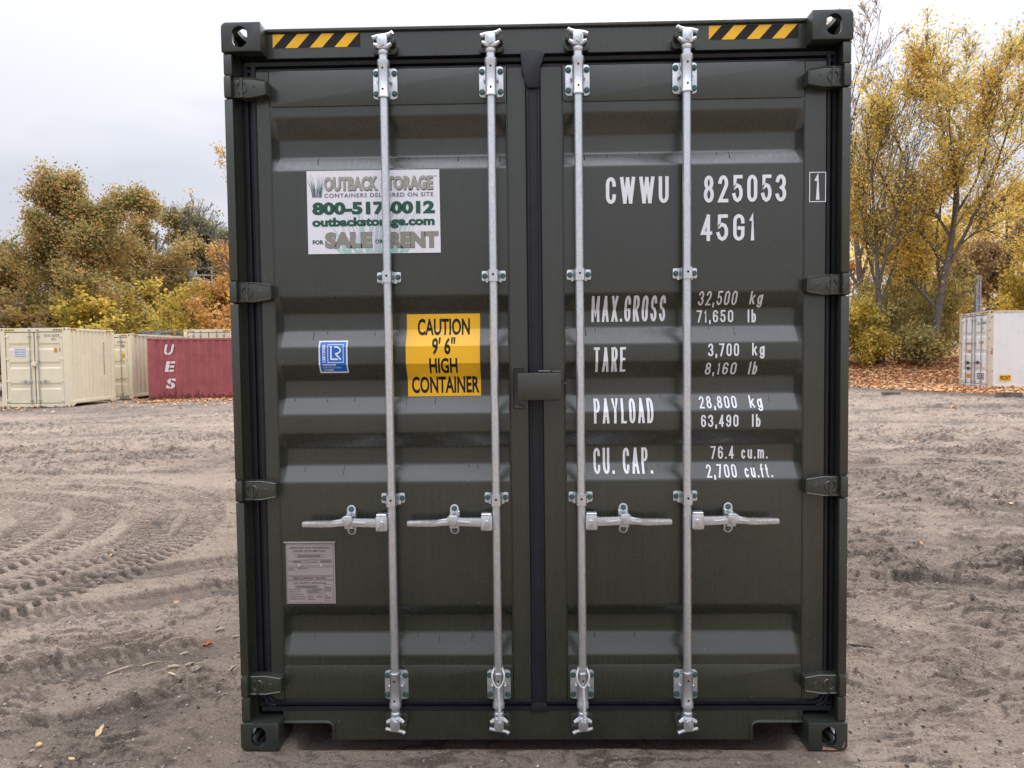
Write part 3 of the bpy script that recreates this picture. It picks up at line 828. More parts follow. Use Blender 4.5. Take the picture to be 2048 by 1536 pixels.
lettering([('MAX.GROSS', .221, .519, 1.721, 1.823, T1), ('32,500', .648, .801, 1.782, 1.836, T2), ('kg', .853, .903, 1.784, 1.834, T2), ('71,650', .646, .793, 1.714, 1.763, T2), ('lb', .851, .884, 1.712, 1.764, T2)], label='MAX.GROSS line')
lettering([('TARE', .226, .354, 1.519, 1.618, T1), ('3,700', .682, .804, 1.577, 1.628, T2), ('kg', .856, .905, 1.579, 1.629, T2), ('8,160', .675, .800, 1.503, 1.552, T2), ('lb', .850, .884, 1.502, 1.554, T2)], label='TARE line')
lettering([('PAYLOAD', .225, .463, 1.312, 1.411, T1), ('28,800', .650, .800, 1.368, 1.416, T2), ('kg', .851, .902, 1.369, 1.418, T2), ('63,490', .653, .802, 1.294, 1.343, T2), ('lb', .856, .890, 1.293, 1.344, T2)], label='PAYLOAD line')
lettering([('CU.', .225, .308, 1.105, 1.208, T1), ('CAP.', .345, .463, 1.105, 1.208, T1), ('76.4', .702, .796, 1.159, 1.211, T2), ('cu.m.', .826, .932, 1.159, 1.211, T2), ('2,700', .679, .800, 1.088, 1.138, T2), ('cu.ft.', .832, .942, 1.088, 1.138, T2)], label='CU. CAP. line')

# yellow caution sticker, pressed over the folds -----------------------------
def on_door(mb, name, mats, off, parent, label=None):
    drape(mb, BREAKS, door_depth)
    mb.v = [(x, y + YD - off, z) for x, y, z in mb.v]
    o = mb.build(name, mats, parent, smooth=False)
    if label: o['label'] = label
    return o
mb = MB(); mb.rect(-0.530, -0.231, 1.427, 1.762, 0)
sx0, sx1, sz0, sz1 = -0.530, -0.231, 1.427, 1.762
def cz(v): return sz1 - (v - 628) / 165 * (sz1 - sz0)
def cx(u): return sx0 + (u - 810) / 150 * (sx1 - sx0)
for txt, u0, u1, v0, v1 in (('CAUTION', 832, 939, 637, 671), ("9' 6''", 863, 910, 675, 710), ('HIGH', 857, 914, 716, 747), ('CONTAINER', 818, 957, 753, 787)):
    font_text(mb, txt, cx(u0), cx(u1), cz(v1), cz(v0), -.0006, bold=.028, mi=1)
on_door(mb, 'caution_sticker', ['yellow_vinyl', 'black_ink'], .0014, door_l, 'yellow sticker reading CAUTION 9 foot 6 HIGH CONTAINER')

# blue certification sticker
mb = MB()
mb.rect(-0.883, -0.766, 1.527, 1.658, 0)
mb.rect(-0.8775, -0.7715, 1.5325, 1.6525, -.0004, 1)
def bx_(u): return -0.883 + (u - 120) / 990 * 0.117
def bz_(v): return 1.658 - (v - 195) / 1105 * 0.131
fr = [(bx_(435), bz_(330)), (bx_(965), bz_(330)), (bx_(965), bz_(940)), (bx_(435), bz_(940))]
ribbon(mb, fr, .0024, True, -.0008, 0)
ribbon(mb, [(bx_(545), bz_(385)), (bx_(545), bz_(830)), (bx_(775), bz_(830))], .0062, False, -.0008, 0)
ribbon(mb, [(bx_(668), bz_(415)), (bx_(740), bz_(418))] + arc(bx_(735), bz_(525), .0155, .0125, 75, -80, 8) + [(bx_(690), bz_(640))], .0058, False, -.0009, 0)
ribbon(mb, [(bx_(700), bz_(640)), (bx_(880), bz_(850))], .0062, False, -.0010, 0)
font_text(mb, 'CERTIFIED', bx_(250), bx_(350), bz_(940), bz_(330), -.0008, bold=.03, mi=0, vertical=True)
font_text(mb, 'CONTAINER', bx_(245), bx_(715), bz_(1055), bz_(995), -.0008, bold=.03, mi=0)
font_text(mb, 'CERTIFICATION', bx_(255), bx_(865), bz_(1140), bz_(1085), -.0008, bold=.0, mi=0)
font_text(mb, 'SCHEME', bx_(275), bx_(600), bz_(1225), bz_(1170), -.0008, bold=.02, mi=0)
on_door(mb, 'certification_sticker', ['white_ink', 'blue_vinyl'], .0014, door_l, 'blue certification sticker with a white LR emblem')

# white advertising board ---------------------------------------------------
SX0, SX1, SZ0, SZ1 = -0.914, -0.383, 2.005, 2.334
def gx(u): return SX0 + (u - 97) / (1912 - 97) * (SX1 - SX0)
def gz(v): return SZ1 - (v - 67) / (1192 - 67) * (SZ1 - SZ0)
mb = MB(); mb.prism([(SX0, SZ0), (SX1 + .001, SZ0 - .001), (SX1, SZ1 - .001), (SX0, SZ1)], YD - .0045, YD - .0005)
board = mb.build('sign_board', 'sign_white', door_l, smooth=False)
board['label'] = 'white sign board with green and taupe printing'
YS = YD - .0050
mb = MB(); rng = random.Random(11)
def blade(x, z, tx, tz, w, y, mi):
    mx, mz = (x + tx) / 2, (z + tz) / 2
    mx += (x - tx) * .15
    pts = [(x, z), (mx, mz), (tx, tz)]
    vs = []
    for (px, pz), ww in zip(pts, (w, w * .75, w * .12)): vs += [(px - ww / 2, y, pz), (px + ww / 2, y, pz)]
    mb.add(vs, [(0, 1, 3, 2), (2, 3, 5, 4)], mi)
for k in range(46):      # pale blades behind the printing
    u = rng.uniform(560, 1480); h = rng.uniform(120, 760) * (1 - abs(u - 1020) / 900)
    tu = u + (u - 1020) * rng.uniform(.1, .55) + rng.uniform(-160, 160)
    blade(gx(u), gz(1186), gx(tu), gz(1186 - h), 0.0055 + rng.random() * .004, YS - k * 4e-6, 0 if h < 420 or k % 3 else 1)
for k in range(30):      # thin long grey blades
    u = rng.uniform(650, 1420); tu = u + (u - 1020) * rng.uniform(.4, 1.1) + rng.uniform(-60, 60); h = rng.uniform(560, 790)
    blade(gx(u), gz(1100), gx(max(300, min(1720, tu))), gz(1100 - h * .85), .0024, YS - .0002 - k * 4e-6, 1)
for k in range(26):      # tuft beside the name
    u = rng.uniform(170, 300); tu = 225 + (u - 235) * rng.uniform(1.2, 2.2) + rng.uniform(-25, 25)
    blade(gx(u), gz(425), gx(max(104, min(335, tu))), gz(425 - rng.uniform(120, 325)), .0022, YS - .0002 - k * 4e-6, 2)
mb.build('grass_print', ['sign_pale', 'sign_blade', 'sign_tuft'], board, smooth=False)
mb = MB(); Y2 = YS - .0005
def st(txt, u0, u1, v0, v1, bold, mi, y=Y2, space=1.0): font_text(mb, txt, gx(u0), gx(u1), gz(v1), gz(v0), y, bold, mi, space)
st('OUTBACK', 336, 1078, 156, 350, .05, 2, Y2); st('OUTBACK', 330, 1072, 149, 340, .045, 0, Y2 - .0003)
st('STORAGE', 1120, 1829, 156, 350, .05, 2, Y2); st('STORAGE', 1113, 1822, 149, 340, .045, 0, Y2 - .0003)
st('TM', 1838, 1874, 153, 170, .0, 2)
st('CONTAINERS DELIVERED ON SITE', 335, 1828, 376, 432, .012, 3, space=1.15)
st('800-517-0012', 165, 1845, 490, 668, .055, 4)
st('outbackstorage.com', 160, 1840, 700, 858, .05, 4)
st('FOR', 162, 312, 1004, 1062, .035, 4); st('OR', 1022, 1130, 1004, 1062, .035, 4)
st('SALE', 331, 985, 899, 1122, .075, 2, Y2); st('SALE', 335, 981, 903, 1118, .066, 1, Y2 - .0003)
st('RENT', 1206, 1889, 906, 1128, .075, 2, Y2); st('RENT', 1210, 1885, 910, 1124, .066, 1, Y2 - .0003)
mb.build('sign_lettering', ['sign_grey_b', 'sign_grey', 'sign_shadow', 'sign_slate', 'sign_green'], board, smooth=False)

# data plate -----------------------------------------------------------------
PX0, PX1, PZ0, PZ1 = -1.037, -0.836, 0.583, 0.836
mb = MB(); mb.box(PX0, PX1, YD - .0022, YD - .0004, PZ0, PZ1)
mb.tube([(PX0 - .006, YD - .004, PZ1 + .001), (PX1 + .004, YD - .004, PZ1 + .001)], .003, 8)
plate = mb.build('data_plate', 'plate', door_l, smooth=False)
plate['label'] = 'grey metal approval plate with etched text'
def px(u): return PX0 + (u - 140) / (1140 - 140) * (PX1 - PX0)
def pz(v): return PZ1 - (v - 150) / (1412 - 150) * (PZ1 - PZ0)
mb = MB(); YP = YD - .0028
def box_line(u0, u1, v0, v1, w=.0011): ribbon(mb, [(px(u0), pz(v0)), (px(u1), pz(v0)), (px(u1), pz(v1)), (px(u0), pz(v1))], w, True, YP)
def pt(txt, u0, u1, v0, v1, b=.0): font_text(mb, txt, px(u0), px(u1), pz(v1), pz(v0), YP - .0002, b)
for r_ in ((155, 1110, 180, 630), (155, 1110, 655, 832), (155, 1110, 850, 915), (155, 1110, 930, 1385), (345, 910, 392, 455), (262, 490, 512, 570), (845, 1075, 505, 565), (325, 790, 1035, 1085), (548, 888, 1098, 1132), (548, 888, 1145, 1185), (920, 1085, 1022, 1350)): box_line(*r_)
for a in (('APPROVED FOR TRANSPORT', 215, 1035, 240, 280, .012), ('UNDER CUSTOMS SEAL', 285, 955, 305, 345, .012), ('CSC SAFETY APPROVAL', 280, 965, 965, 1005, .012), ('TYPE', 180, 240, 525, 550, .0),
          ("MANUFACTURER'S NO.", 510, 825, 495, 525, 0), ('OF THE CONTAINER', 520, 795, 542, 572, 0), ('TIMBER COMPONENT TREATMENT', 265, 975, 865, 902, .02), ('OWNER NO.', 170, 330, 672, 695, 0), ('CWWU 825053 1', 370, 600, 668, 695, 0),
          ('DATE MANUFACTURED', 180, 440, 1103, 1128, 0), ('IDENTIFICATION NO.', 180, 430, 1150, 1176, 0), ('MAX. OPERATING GROSS MASS', 180, 485, 1205, 1232, 0), ('ALLOWABLE STACKING LOAD', 180, 520, 1255, 1282, 0), ('TRANSVERSE RACKING TEST', 180, 525, 1302, 1330, 0),
          ('32,500 KG', 575, 690, 1205, 1232, 0), ('71,650 LB', 750, 880, 1205, 1232, 0)):
    pt(*a)
for (u0, u1, v0, v1, n) in ((390, 860, 405, 445, 9), (285, 460, 522, 558, 4), (860, 1065, 515, 555, 5), (350, 770, 1042, 1075, 8), (670, 860, 1103, 1125, 4), (580, 800, 1152, 1178, 5), (570, 690, 1255, 1282, 3), (745, 880, 1255, 1282, 3), (580, 725, 1302, 1330, 3),
                           (935, 1055, 1060, 1085, 3), (935, 1060, 1095, 1120, 3), (940, 1060, 1130, 1160, 3), (935, 985, 1235, 1255, 2), (935, 1065, 1265, 1288, 4), (935, 1040, 1295, 1315, 3), (170, 310, 702, 722, 4)):
    for k in range(n):      # illegible small characters
        a = u0 + (u1 - u0) * k / n; b = a + (u1 - u0) / n * .72
        mb.rect(px(a), px(b), pz(v1), pz(v0) - .0012, YP - .0002)
mb.build('plate_print', 'plate_ink', plate, smooth=False)
for u in (405, 860):
    mb = MB(); mb.cyl((px(u), YD - .0022, pz(635)), (px(u), YD - .0065, pz(635)), .0065, .004, 12)
    mb.build('rivet', 'galv', plate)

# rain drops that hang under the folds and run down the upward faces
mb = MB(); rng = random.Random(21)
for d0, (xa, xb) in ((0, (-1.02, -0.14)), (1, (0.14, 1.03))):
    for a, b, c, d in BANDS:
        for k in range(5):
            x = rng.uniform(xa, xb); ln = rng.uniform(.008, .034); z0 = c - .004
            pts = [(x + rng.uniform(-.001, .001), 0, z0 - ln * t) for t in (0, .4, .8, 1)]
            mb.tube([(p[0], YD + door_depth(p[2]) - .0006, p[2]) for p in pts], [.0008, .0011, .0013, .0020], 6)
dk = NT('water_run'); dk.set(base=(0.02, 0.022, 0.02), rough=0.08, spec=0.5); M['water'] = dk.m
tag(mb.build('water_runs', 'water', box_c), kind='stuff')

# braided cable loops hanging over the two middle rods -------------------------
def cable_loop(xr, label, sgn):
    mb = MB()
    z_top, z_bot = 0.336, 0.262
    loop = []
    for k in range(33):
        t = k / 32; a = math.pi * 2 * t
        z = z_bot + (z_top - z_bot) * (1 - math.cos(a)) / 2
        w = .0305 * math.sin(a) * (1.0 if abs(math.cos(a)) < 2 else 1) * (0.55 + 0.45 * (z - z_bot) / (z_top - z_bot))
        y = -.0075 + .020 * max(0, (z - .300) / .036) ** 2 + (.022 if z > .328 else 0)
        loop.append((xr + w, y, z))
    mb.tube(loop, .0036, 8)
    for ph in (0, math.pi):
        mb.tube([(xr + sgn * .004 * (0.262 - z) / .12 + .0032 * math.cos(ph + (0.262 - z) * 330), -.0095 - .0035 * math.sin(ph + (0.262 - z) * 330) * .6, z) for z in np.linspace(.266, .118, 60)], .0029, 7)
    return tag(mb.build('cable_loop', 'cable'), label, 'cable', 'pale braided cables on the lock rods')
cable_loop(-0.171, 'braided cable looped round the lock rod foot just left of the black centre seam', 1)
cable_loop(0.168, 'braided cable looped round the lock rod foot just right of the black centre seam', 1)
# ------------------------------------------------------------------ ground
def hashn(ix, iy, seed):
    h = (ix.astype(np.int64) * 374761393 + iy.astype(np.int64) * 668265263 + seed * 974634777) & 0x7fffffff
    h = ((h ^ (h >> 13)) * 1274126177) & 0x7fffffff
    return ((h ^ (h >> 16)) & 0xffff) / 65535.0
def vnoise(x, y, seed=0):
    ix = np.floor(x); iy = np.floor(y); fx = x - ix; fy = y - iy
    fx = fx * fx * (3 - 2 * fx); fy = fy * fy * (3 - 2 * fy)
    a = hashn(ix, iy, seed); b = hashn(ix + 1, iy, seed); c = hashn(ix, iy + 1, seed); d = hashn(ix + 1, iy + 1, seed)
    return (a * (1 - fx) + b * fx) * (1 - fy) + (c * (1 - fx) + d * fx) * fy
def fbm(x, y, seed, octv=4, gain=0.5):
    s = 0; amp = 1; tot = 0
    for k in range(octv):
        s = s + amp * vnoise(x * 2 ** k, y * 2 ** k, seed + k); tot += amp; amp *= gain
    return s / tot
def sstep(a, b, x):
    t = np.clip((x - a) / (b - a), 0, 1); return t * t * (3 - 2 * t)
def base_h(x, y):
    xc = np.clip(x, -40, 40)
    z = sstep(2, 20, y) * (0.0075 * xc - 0.045)
    z = z + 0.02 * np.clip(y - 32, 0, 40) * sstep(-2, -6, x)
    z = z + 0.92 * sstep(25.8, 31.0, y - 0.0 * x) * sstep(4, 9, x) * (1 - sstep(21.5, 24, x) * sstep(31, 29, y))
    return z
TRACKS = []      # (kind, params, half width, depth, tread pitch)
for R_, hw in ((3.22, .17), (2.78, .17), (2.22, .20), (1.72, .18)):
    TRACKS.append(('arc', (-6.25, 3.02, R_, -0.75, 2.9), hw, .020, .095))
TRACKS.append(('arc', (-5.3, 2.6, 2.05, -0.2, 1.7), .16, .014, .085))
def line(x0, y0, x1, y1, hw=.17, dep=.016, p=.066): TRACKS.append(('line', (x0, y0, x1, y1), hw, dep, p))
line(-5.2, .35, -1.5, 2.3); line(-5.6, .95, -1.6, 2.95); line(-4.6, -.2, -1.45, 1.15); line(-3.2, -.5, -1.4, .55, .14)
line(-14, 7.6, 2, 8.7, .22); line(-14, 9.4, 2, 9.1, .22); line(-16, 12.6, 3, 12.0, .25); line(-15, 15.4, 3, 16.0, .25); line(-10, 6.7, 0, 7.2, .2)
line(1.6, 3.2, 9, 2.7, .2); line(1.6, 3.9, 10, 3.6, .22); line(1.6, 5.2, 11, 5.5, .22); line(1.8, 2.1, 6, 1.2, .18); line(1.5, 7.2, 14, 6.6, .25); line(1.5, 9.4, 16, 9.9, .25); line(1.5, 12.8, 18, 12.2, .3); line(2, 15.5, 18, 16.4, .3)
line(1.6, 1.3, 4.6, -.4, .16); line(4, 5.0, 8.5, 0.8, .2)
def litter_edge(x, y):
    """distance inside the leaf-covered bank on the right (positive = covered)"""
    return y - (20.0 + 7.6 * sstep(15.6, 12.4, x) + 1.2 * (fbm(x * .8, y * .3, 61, 3) - .5))
def ground(x, y):
    """height, dampness with painted crevice shade, stoniness and leaf cover of the dirt"""
    z = base_h(x, y)
    far = sstep(30, 10, y)
    und = (fbm(x * .55, y * .55, 3, 3) - .5) * .06
    cl = fbm(x * 2.1 + 7, y * 3.4, 11, 4) - .5
    act = sstep(.34, .60, fbm(x * .45 + 5, y * .8, 71, 3))
    wx = x + .10 * (fbm(x * 7, y * 7, 23, 3) - .5); wy = y + .07 * (fbm(x * 9 + 3, y * 9, 27, 3) - .5)
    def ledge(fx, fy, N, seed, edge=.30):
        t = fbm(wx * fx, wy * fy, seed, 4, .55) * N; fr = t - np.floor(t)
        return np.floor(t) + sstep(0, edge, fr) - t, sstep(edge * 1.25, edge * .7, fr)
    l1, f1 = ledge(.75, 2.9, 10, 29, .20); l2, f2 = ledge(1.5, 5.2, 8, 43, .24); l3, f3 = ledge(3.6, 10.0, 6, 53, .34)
    brk = sstep(.36, .56, fbm(x * 2.3, y * 3.1, 59, 3)); brk2 = sstep(.38, .56, fbm(x * 4.1 + 2, y * 5.1, 64, 3))
    calm = 1 - .75 * sstep(4.3, 3.3, np.hypot(x + 5.9, y - 3.3)) * sstep(1.2, 2.2, y)
    brk = brk * calm; brk2 = brk2 * calm
    l1 = l1 * (.25 + .75 * brk); l2 = l2 * (.25 + .75 * brk2)
    crevice_shade = np.clip(f1 * brk + .8 * f2 * brk2 + .45 * f3 * brk, 0, 1)      # crevice shade put into the colour along the ledge steps
    lump = np.clip(fbm(x * 11, y * 15, 41, 3) - .56, 0, 1)
    fine = fbm(x * 38, y * 38, 47, 2) - .5
    rough = .62 + .55 * act
    dz = und + cl * .035 + (l1 * .050 + l2 * .040 + l3 * .022) * rough + lump * .06 * act * calm + fine * .008
    damp_and_shade = np.clip(.32 + 1.9 * (fbm(x * .33 + 9, y * .8, 83, 4) - .5) + .8 * (fbm(x * 1.7, y * 3.6, 87, 4) - .5), 0, 1) * .50
    damp_and_shade = np.clip(damp_and_shade + crevice_shade * (.46 + .34 * act), 0, 1)
    for kind, p, hw, dep, pitch in TRACKS:
        if kind == 'arc':
            cx_, cy_, R_, a0, a1 = p
            near = np.abs(np.hypot(x - cx_, y - cy_) - R_) < hw * 2.2 + .1
        else:
            x0, y0, x1, y1 = p
            Ln = math.hypot(x1 - x0, y1 - y0); ux, uy = (x1 - x0) / Ln, (y1 - y0) / Ln
            near = (np.abs(-(x - x0) * uy + (y - y0) * ux) < hw * 2.2 + .1) & (np.abs((x - x0) * ux + (y - y0) * uy - Ln / 2) < Ln / 2 + .1)
        q = np.nonzero(near)[0]
        if not len(q): continue
        xq, yq = x[q], y[q]
        if kind == 'arc':
            dx, dy = xq - cx_, yq - cy_
            rr = np.sqrt(dx * dx + dy * dy); th = np.arctan2(dy, dx)
            d = rr - R_ + .10 * (vnoise(th * 2.2, rr * 0, 5) - .5); s = th * R_
            env = sstep(a0, a0 + .35, th) * sstep(a1, a1 - .35, th)
        else:
            s = (xq - x0) * ux + (yq - y0) * uy; d = -(xq - x0) * uy + (yq - y0) * ux + .14 * (fbm(s * .7, s * 0, 9, 3) - .5)
            env = sstep(0, .6, s) * sstep(Ln, Ln - .6, s)
        m = env * sstep(hw * 1.15, hw * .80, np.abs(d)) * (.25 + .95 * sstep(.30, .62, fbm(xq * 1.1, yq * 1.1, 91, 3)))
        m = np.clip(m if kind == 'line' else .45 * env * sstep(hw * 1.15, hw * .80, np.abs(d)) + .6 * m, 0, 1)
        ph = 2 * math.pi * (s + .45 * np.abs(d)) / pitch + (1.2 if kind == 'arc' else 4.5) * fbm(s * 1.3, d * 4, 13, 2) + (d > 0) * 2.2
        tread = sstep(.25, .75, .5 + .5 * np.sin(ph)) * (sstep(.12, .35, fbm(s * 2.1, d * 6, 15, 3)) if kind == 'arc' else sstep(.40, .62, fbm(s * 1.6, d * 5, 15, 3))) * (.6 + .8 * fbm(xq * 14, yq * 14, 19, 2))
        rim = env * np.exp(-((np.abs(d) - hw * 1.18) / (hw * .17)) ** 2) * fbm(xq * 3, yq * 3, 21, 3)
        dz[q] = dz[q] * (1 - (.85 if kind == 'arc' else .55) * m) + m * (-dep * 1.3 + tread * (.034 if kind == 'arc' else .010)) + rim * .022
        damp_and_shade[q] = np.clip(damp_and_shade[q] * (1 - (.8 if kind == 'arc' else .5) * m) + m * ((1.10 - tread * .95) if kind == 'arc' else (.62 - tread * .30)), 0, 1)
    foot = sstep(1.5, 1.25, np.abs(x)) * sstep(-.9, -.1, y) * sstep(13, 12.5, y)
    under = sstep(1.045, .98, np.abs(x)) * sstep(.0, .14, y) * sstep(12.2, 12.0, y)
    dz = dz * (1 - .88 * foot) - .006 * foot - .075 * under
    front = sstep(2.2, 1.4, np.abs(x)) * sstep(.4, -.2, y)
    damp_and_shade = np.clip(damp_and_shade + .10 * front * sstep(.35, .6, fbm(x * 2, y * 3, 97, 3)), 0, 1)
    # dark stony strip in front of the fallen leaves
    le = litter_edge(x, y)
    strip = sstep(-5.5, -1.5, le) * sstep(1.5, .2, le) * sstep(4, 8, x) + .35 * sstep(17.0, 20, y) * sstep(24, 22, y) * sstep(-4, -8, x)
    strip = np.clip(strip * (.35 + 1.2 * fbm(x * .7, y * 1.2, 17, 3)), 0, 1)
    dz = dz + strip * .05 * (fbm(x * 5, y * 5, 33, 3) - .4)
    leafy = np.clip(sstep(-.4, .5, le) * sstep(6, 9, x), 0, 1)
    return z + dz * (.38 + .62 * far), damp_and_shade, strip, leafy
def gz_at(x, y):
    h, _, _, _ = ground(np.array([float(x)]), np.array([float(y)])); return float(h[0])

Y0 = -2.79
ds = [1.7]
while ds[-1] < 13: ds.append(ds[-1] * 1.0030)
while ds[-1] < 60: ds.append(ds[-1] * 1.010)
while ds[-1] < 900: ds.append(ds[-1] * 1.25)
ds = np.array([-900, -400, -150, -60, -25, -12, -6, -3, -1, 0, .7, 1.3] + ds)
ts = np.linspace(-1.0, 1.0, 1000)
ex = 1.0 * 1.32 ** np.arange(1, 24)
ts = np.concatenate([-ex[::-1], ts, ex])
wd = np.maximum(np.abs(ds), 1.7) * .86
wd[np.abs(ds) > 200] = 172
GX = wd[:, None] * ts[None, :]; GY = np.repeat((ds + Y0)[:, None], len(ts), 1)
gh, gd, gs, gl = ground(GX.ravel(), GY.ravel())
gv = np.stack([GX.ravel(), GY.ravel(), gh], 1)
nr, nc = GX.shape
ii = (np.arange(nr - 1)[:, None] * nc + np.arange(nc - 1)[None, :]).ravel()
gf = np.stack([ii, ii + 1, ii + nc + 1, ii + nc], 1)
k = NT('dirt'); v = k.coord()
at_d = k.n('ShaderNodeAttribute', attribute_name='damp_and_shade').outputs['Fac']
at_s = k.n('ShaderNodeAttribute', attribute_name='stony').outputs['Fac']
n1 = k.noise(v, 1.1, 5, .6); n2 = k.noise(v, 30, 6, .75); n3 = k.noise(v, 130, 4, .7); n5 = k.noise(v, 7, 6, .72)
c = k.ramp(n1, (.3, (.322, .247, .188)), (.7, (.425, .334, .260)))
c = k.mix(k.maprange(n5, .50, .68, 0, .22), c, (.135, .102, .078))
c = k.mix(k.maprange(at_d, .10, .95, 0, .88), c, (.058, .043, .033))  # darkens wet soil and the painted shade of the ledge crevices
at_l = k.n('ShaderNodeAttribute', attribute_name='leafy').outputs['Fac']
c = k.mix(k.maprange(n2, .54, .66, 0, .42), c, (.135, .104, .082))
c = k.mix(k.maprange(n2, .42, .32, 0, .30), c, (.50, .41, .33))
c = k.mix(k.maprange(n3, .55, .67, 0, .60), c, (.50, .43, .36))
n4 = k.noise(v, 80, 4, .7)
c = k.mix(k.maprange(n4, .57, .66, 0, .70), c, (.066, .055, .047))
c = k.mix(k.math('MULTIPLY', at_s, .92), c, k.ramp(n2, (.35, (.055, .048, .044)), (.66, (.21, .180, .160))))
vo = k.n('ShaderNodeTexVoronoi'); vo.inputs['Scale'].default_value = 48; k.l(v, vo.inputs['Vector'])
stone = k.maprange(vo.outputs['Distance'], .12, .26, 1, 0)
sepc = k.n('ShaderNodeSeparateColor'); k.l(vo.outputs['Color'], sepc.inputs[0])
c = k.mix(k.math('MULTIPLY', stone, k.maprange(sepc.outputs[1], .55, .75, 0, .75)), c, k.ramp(sepc.outputs[0], (0, (.06, .053, .05)), (.6, (.30, .25, .21)), (1, (.66, .58, .50))))
c = k.mix(k.math('MULTIPLY', at_l, .85), c, k.ramp(n2, (.3, (.26, .12, .06)), (.7, (.52, .28, .13))))
k.set(base=c, rough=k.maprange(at_d, .3, 1, .95, .70), spec=.2)
hsum = k.math('ADD', k.math('MULTIPLY', n2, 1.0), k.math('MULTIPLY', n3, .40))
hsum = k.math('ADD', hsum, k.math('ADD', k.math('MULTIPLY', stone, .25), k.math('MULTIPLY', n5, 1.6)))
k.bump(hsum, 1.0, .03)
M['dirt'] = k.m
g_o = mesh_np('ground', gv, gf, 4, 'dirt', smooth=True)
for nm, arr in (('damp_and_shade', gd), ('stony', gs), ('leafy', gl)):
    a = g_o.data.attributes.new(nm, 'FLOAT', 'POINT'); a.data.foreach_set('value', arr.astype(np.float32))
tag(g_o, kind='structure')

# ------------------------------------------------------------------ leaf and stone scatter helpers
def rand_unit(rg, n):
    v = rg.normal(size=(n, 3)); return v / np.linalg.norm(v, axis=1, keepdims=True)
def leaf_quads(c, size, rg, flatness=0.0, wide=.36):
    """one rhombic leaf per centre; returns verts, faces"""
    n = len(c)
    nrm = rand_unit(rg, n)
    if flatness: nrm[:, 2] = np.abs(nrm[:, 2]) + flatness; nrm /= np.linalg.norm(nrm, axis=1, keepdims=True)
    a = np.cross(nrm, rand_unit(rg, n)); a /= np.linalg.norm(a, axis=1, keepdims=True) + 1e-9
    b = np.cross(nrm, a)
    s = (size * rg.uniform(.65, 1.3, n))[:, None]
    v = np.stack([c - a * s * .5, c + b * s * wide - a * s * .05 + nrm * s * .08, c + a * s * .5, c - b * s * wide - a * s * .05 + nrm * s * .08], 1).reshape(-1, 3)
    return v, np.arange(4 * n).reshape(n, 4)
def leaf_mat(name, stops, clump=.5, trans=.45):
    """leaf colours vary leaf by leaf and clump by clump"""
    k = NT(name)
    geo = k.n('ShaderNodeNewGeometry'); v = k.coord()
    cl = k.noise(v, clump, 3, .6)
    f = k.math('ADD', k.math('MULTIPLY', geo.outputs['Random Per Island'], .55), k.math('MULTIPLY', k.maprange(cl, .3, .7, 0, 1), .45))
    c = k.ramp(f, *stops)
    hv = k.n('ShaderNodeHueSaturation'); k.l(c, hv.inputs['Color']); hv.inputs['Saturation'].default_value = 1.0
    k.l(k.maprange(k.math('FRACT', k.math('MULTIPLY', geo.outputs['Random Per Island'], 17.31)), 0, 1, 0.7, 1.25), hv.inputs['Value'])
    k.set(base=hv.outputs[0], rough=.55, spec=.25)
    tr = k.n('ShaderNodeBsdfTranslucent'); k.l(hv.outputs[0], tr.inputs[0])
    mx = k.n('ShaderNodeMixShader'); mx.inputs[0].default_value = trans
    k.l(k.p.outputs[0], mx.inputs[1]); k.l(tr.outputs[0], mx.inputs[2]); k.l(mx.outputs[0], k.out.inputs[0])
    return k.m
M['leaf_olive'] = leaf_mat('oak_leaves', [(0, (.16, .20, .065)), (.25, (.25, .26, .085)), (.45, (.42, .34, .12)), (.65, (.56, .36, .14)), (.85, (.62, .34, .13)), (1, (.48, .42, .12))], .9)
M['leaf_brown'] = leaf_mat('brown_leaves', [(0, (.22, .17, .10)), (.5, (.40, .28, .15)), (1, (.56, .40, .20))], .5)
M['leaf_darkgreen'] = leaf_mat('dull_green_leaves', [(0, (.18, .20, .12)), (.5, (.26, .26, .14)), (1, (.38, .34, .17))], .5)
M['leaf_grey'] = leaf_mat('grey_green_leaves', [(0, (.22, .22, .15)), (.5, (.30, .28, .19)), (1, (.40, .34, .20))], .5)
M['leaf_yellow'] = leaf_mat('yellow_leaves', [(0, (.42, .38, .12)), (.35, (.66, .52, .14)), (.7, (.86, .62, .15)), (1, (.84, .46, .13))], .45, .52)
M['leaf_lime'] = leaf_mat('yellow_green_leaves', [(0, (.30, .28, .075)), (.35, (.50, .40, .085)), (.7, (.70, .50, .09)), (1, (.74, .48, .09))], .7, .5)
M['leaf_orange'] = leaf_mat('orange_leaves', [(0, (.42, .22, .09)), (.4, (.60, .33, .12)), (.75, (.72, .44, .13)), (1, (.68, .48, .13))], .6, .5)
M['leaf_green'] = leaf_mat('undergrowth_leaves', [(0, (.22, .22, .085)), (.35, (.35, .31, .11)), (.7, (.50, .39, .12)), (1, (.58, .40, .13))], .8, .35)
M['leaf_litter'] = leaf_mat('fallen_leaves', [(0, (.36, .17, .085)), (.35, (.58, .30, .14)), (.7, (.74, .44, .22)), (1, (.80, .58, .36))], 1.2, .1)
M['bark'] = flat('grey_bark', (.125, .108, .092), rough=.9, var=.4, scale=6, bump=.6, bscale=14)
M['bark_pale'] = flat('pale_twigs', (.23, .20, .18), rough=.9, var=.25, scale=4)
M['bark_purple'] = flat('purple_grey_twigs', (.15, .125, .125), rough=.9, var=.25, scale=4)

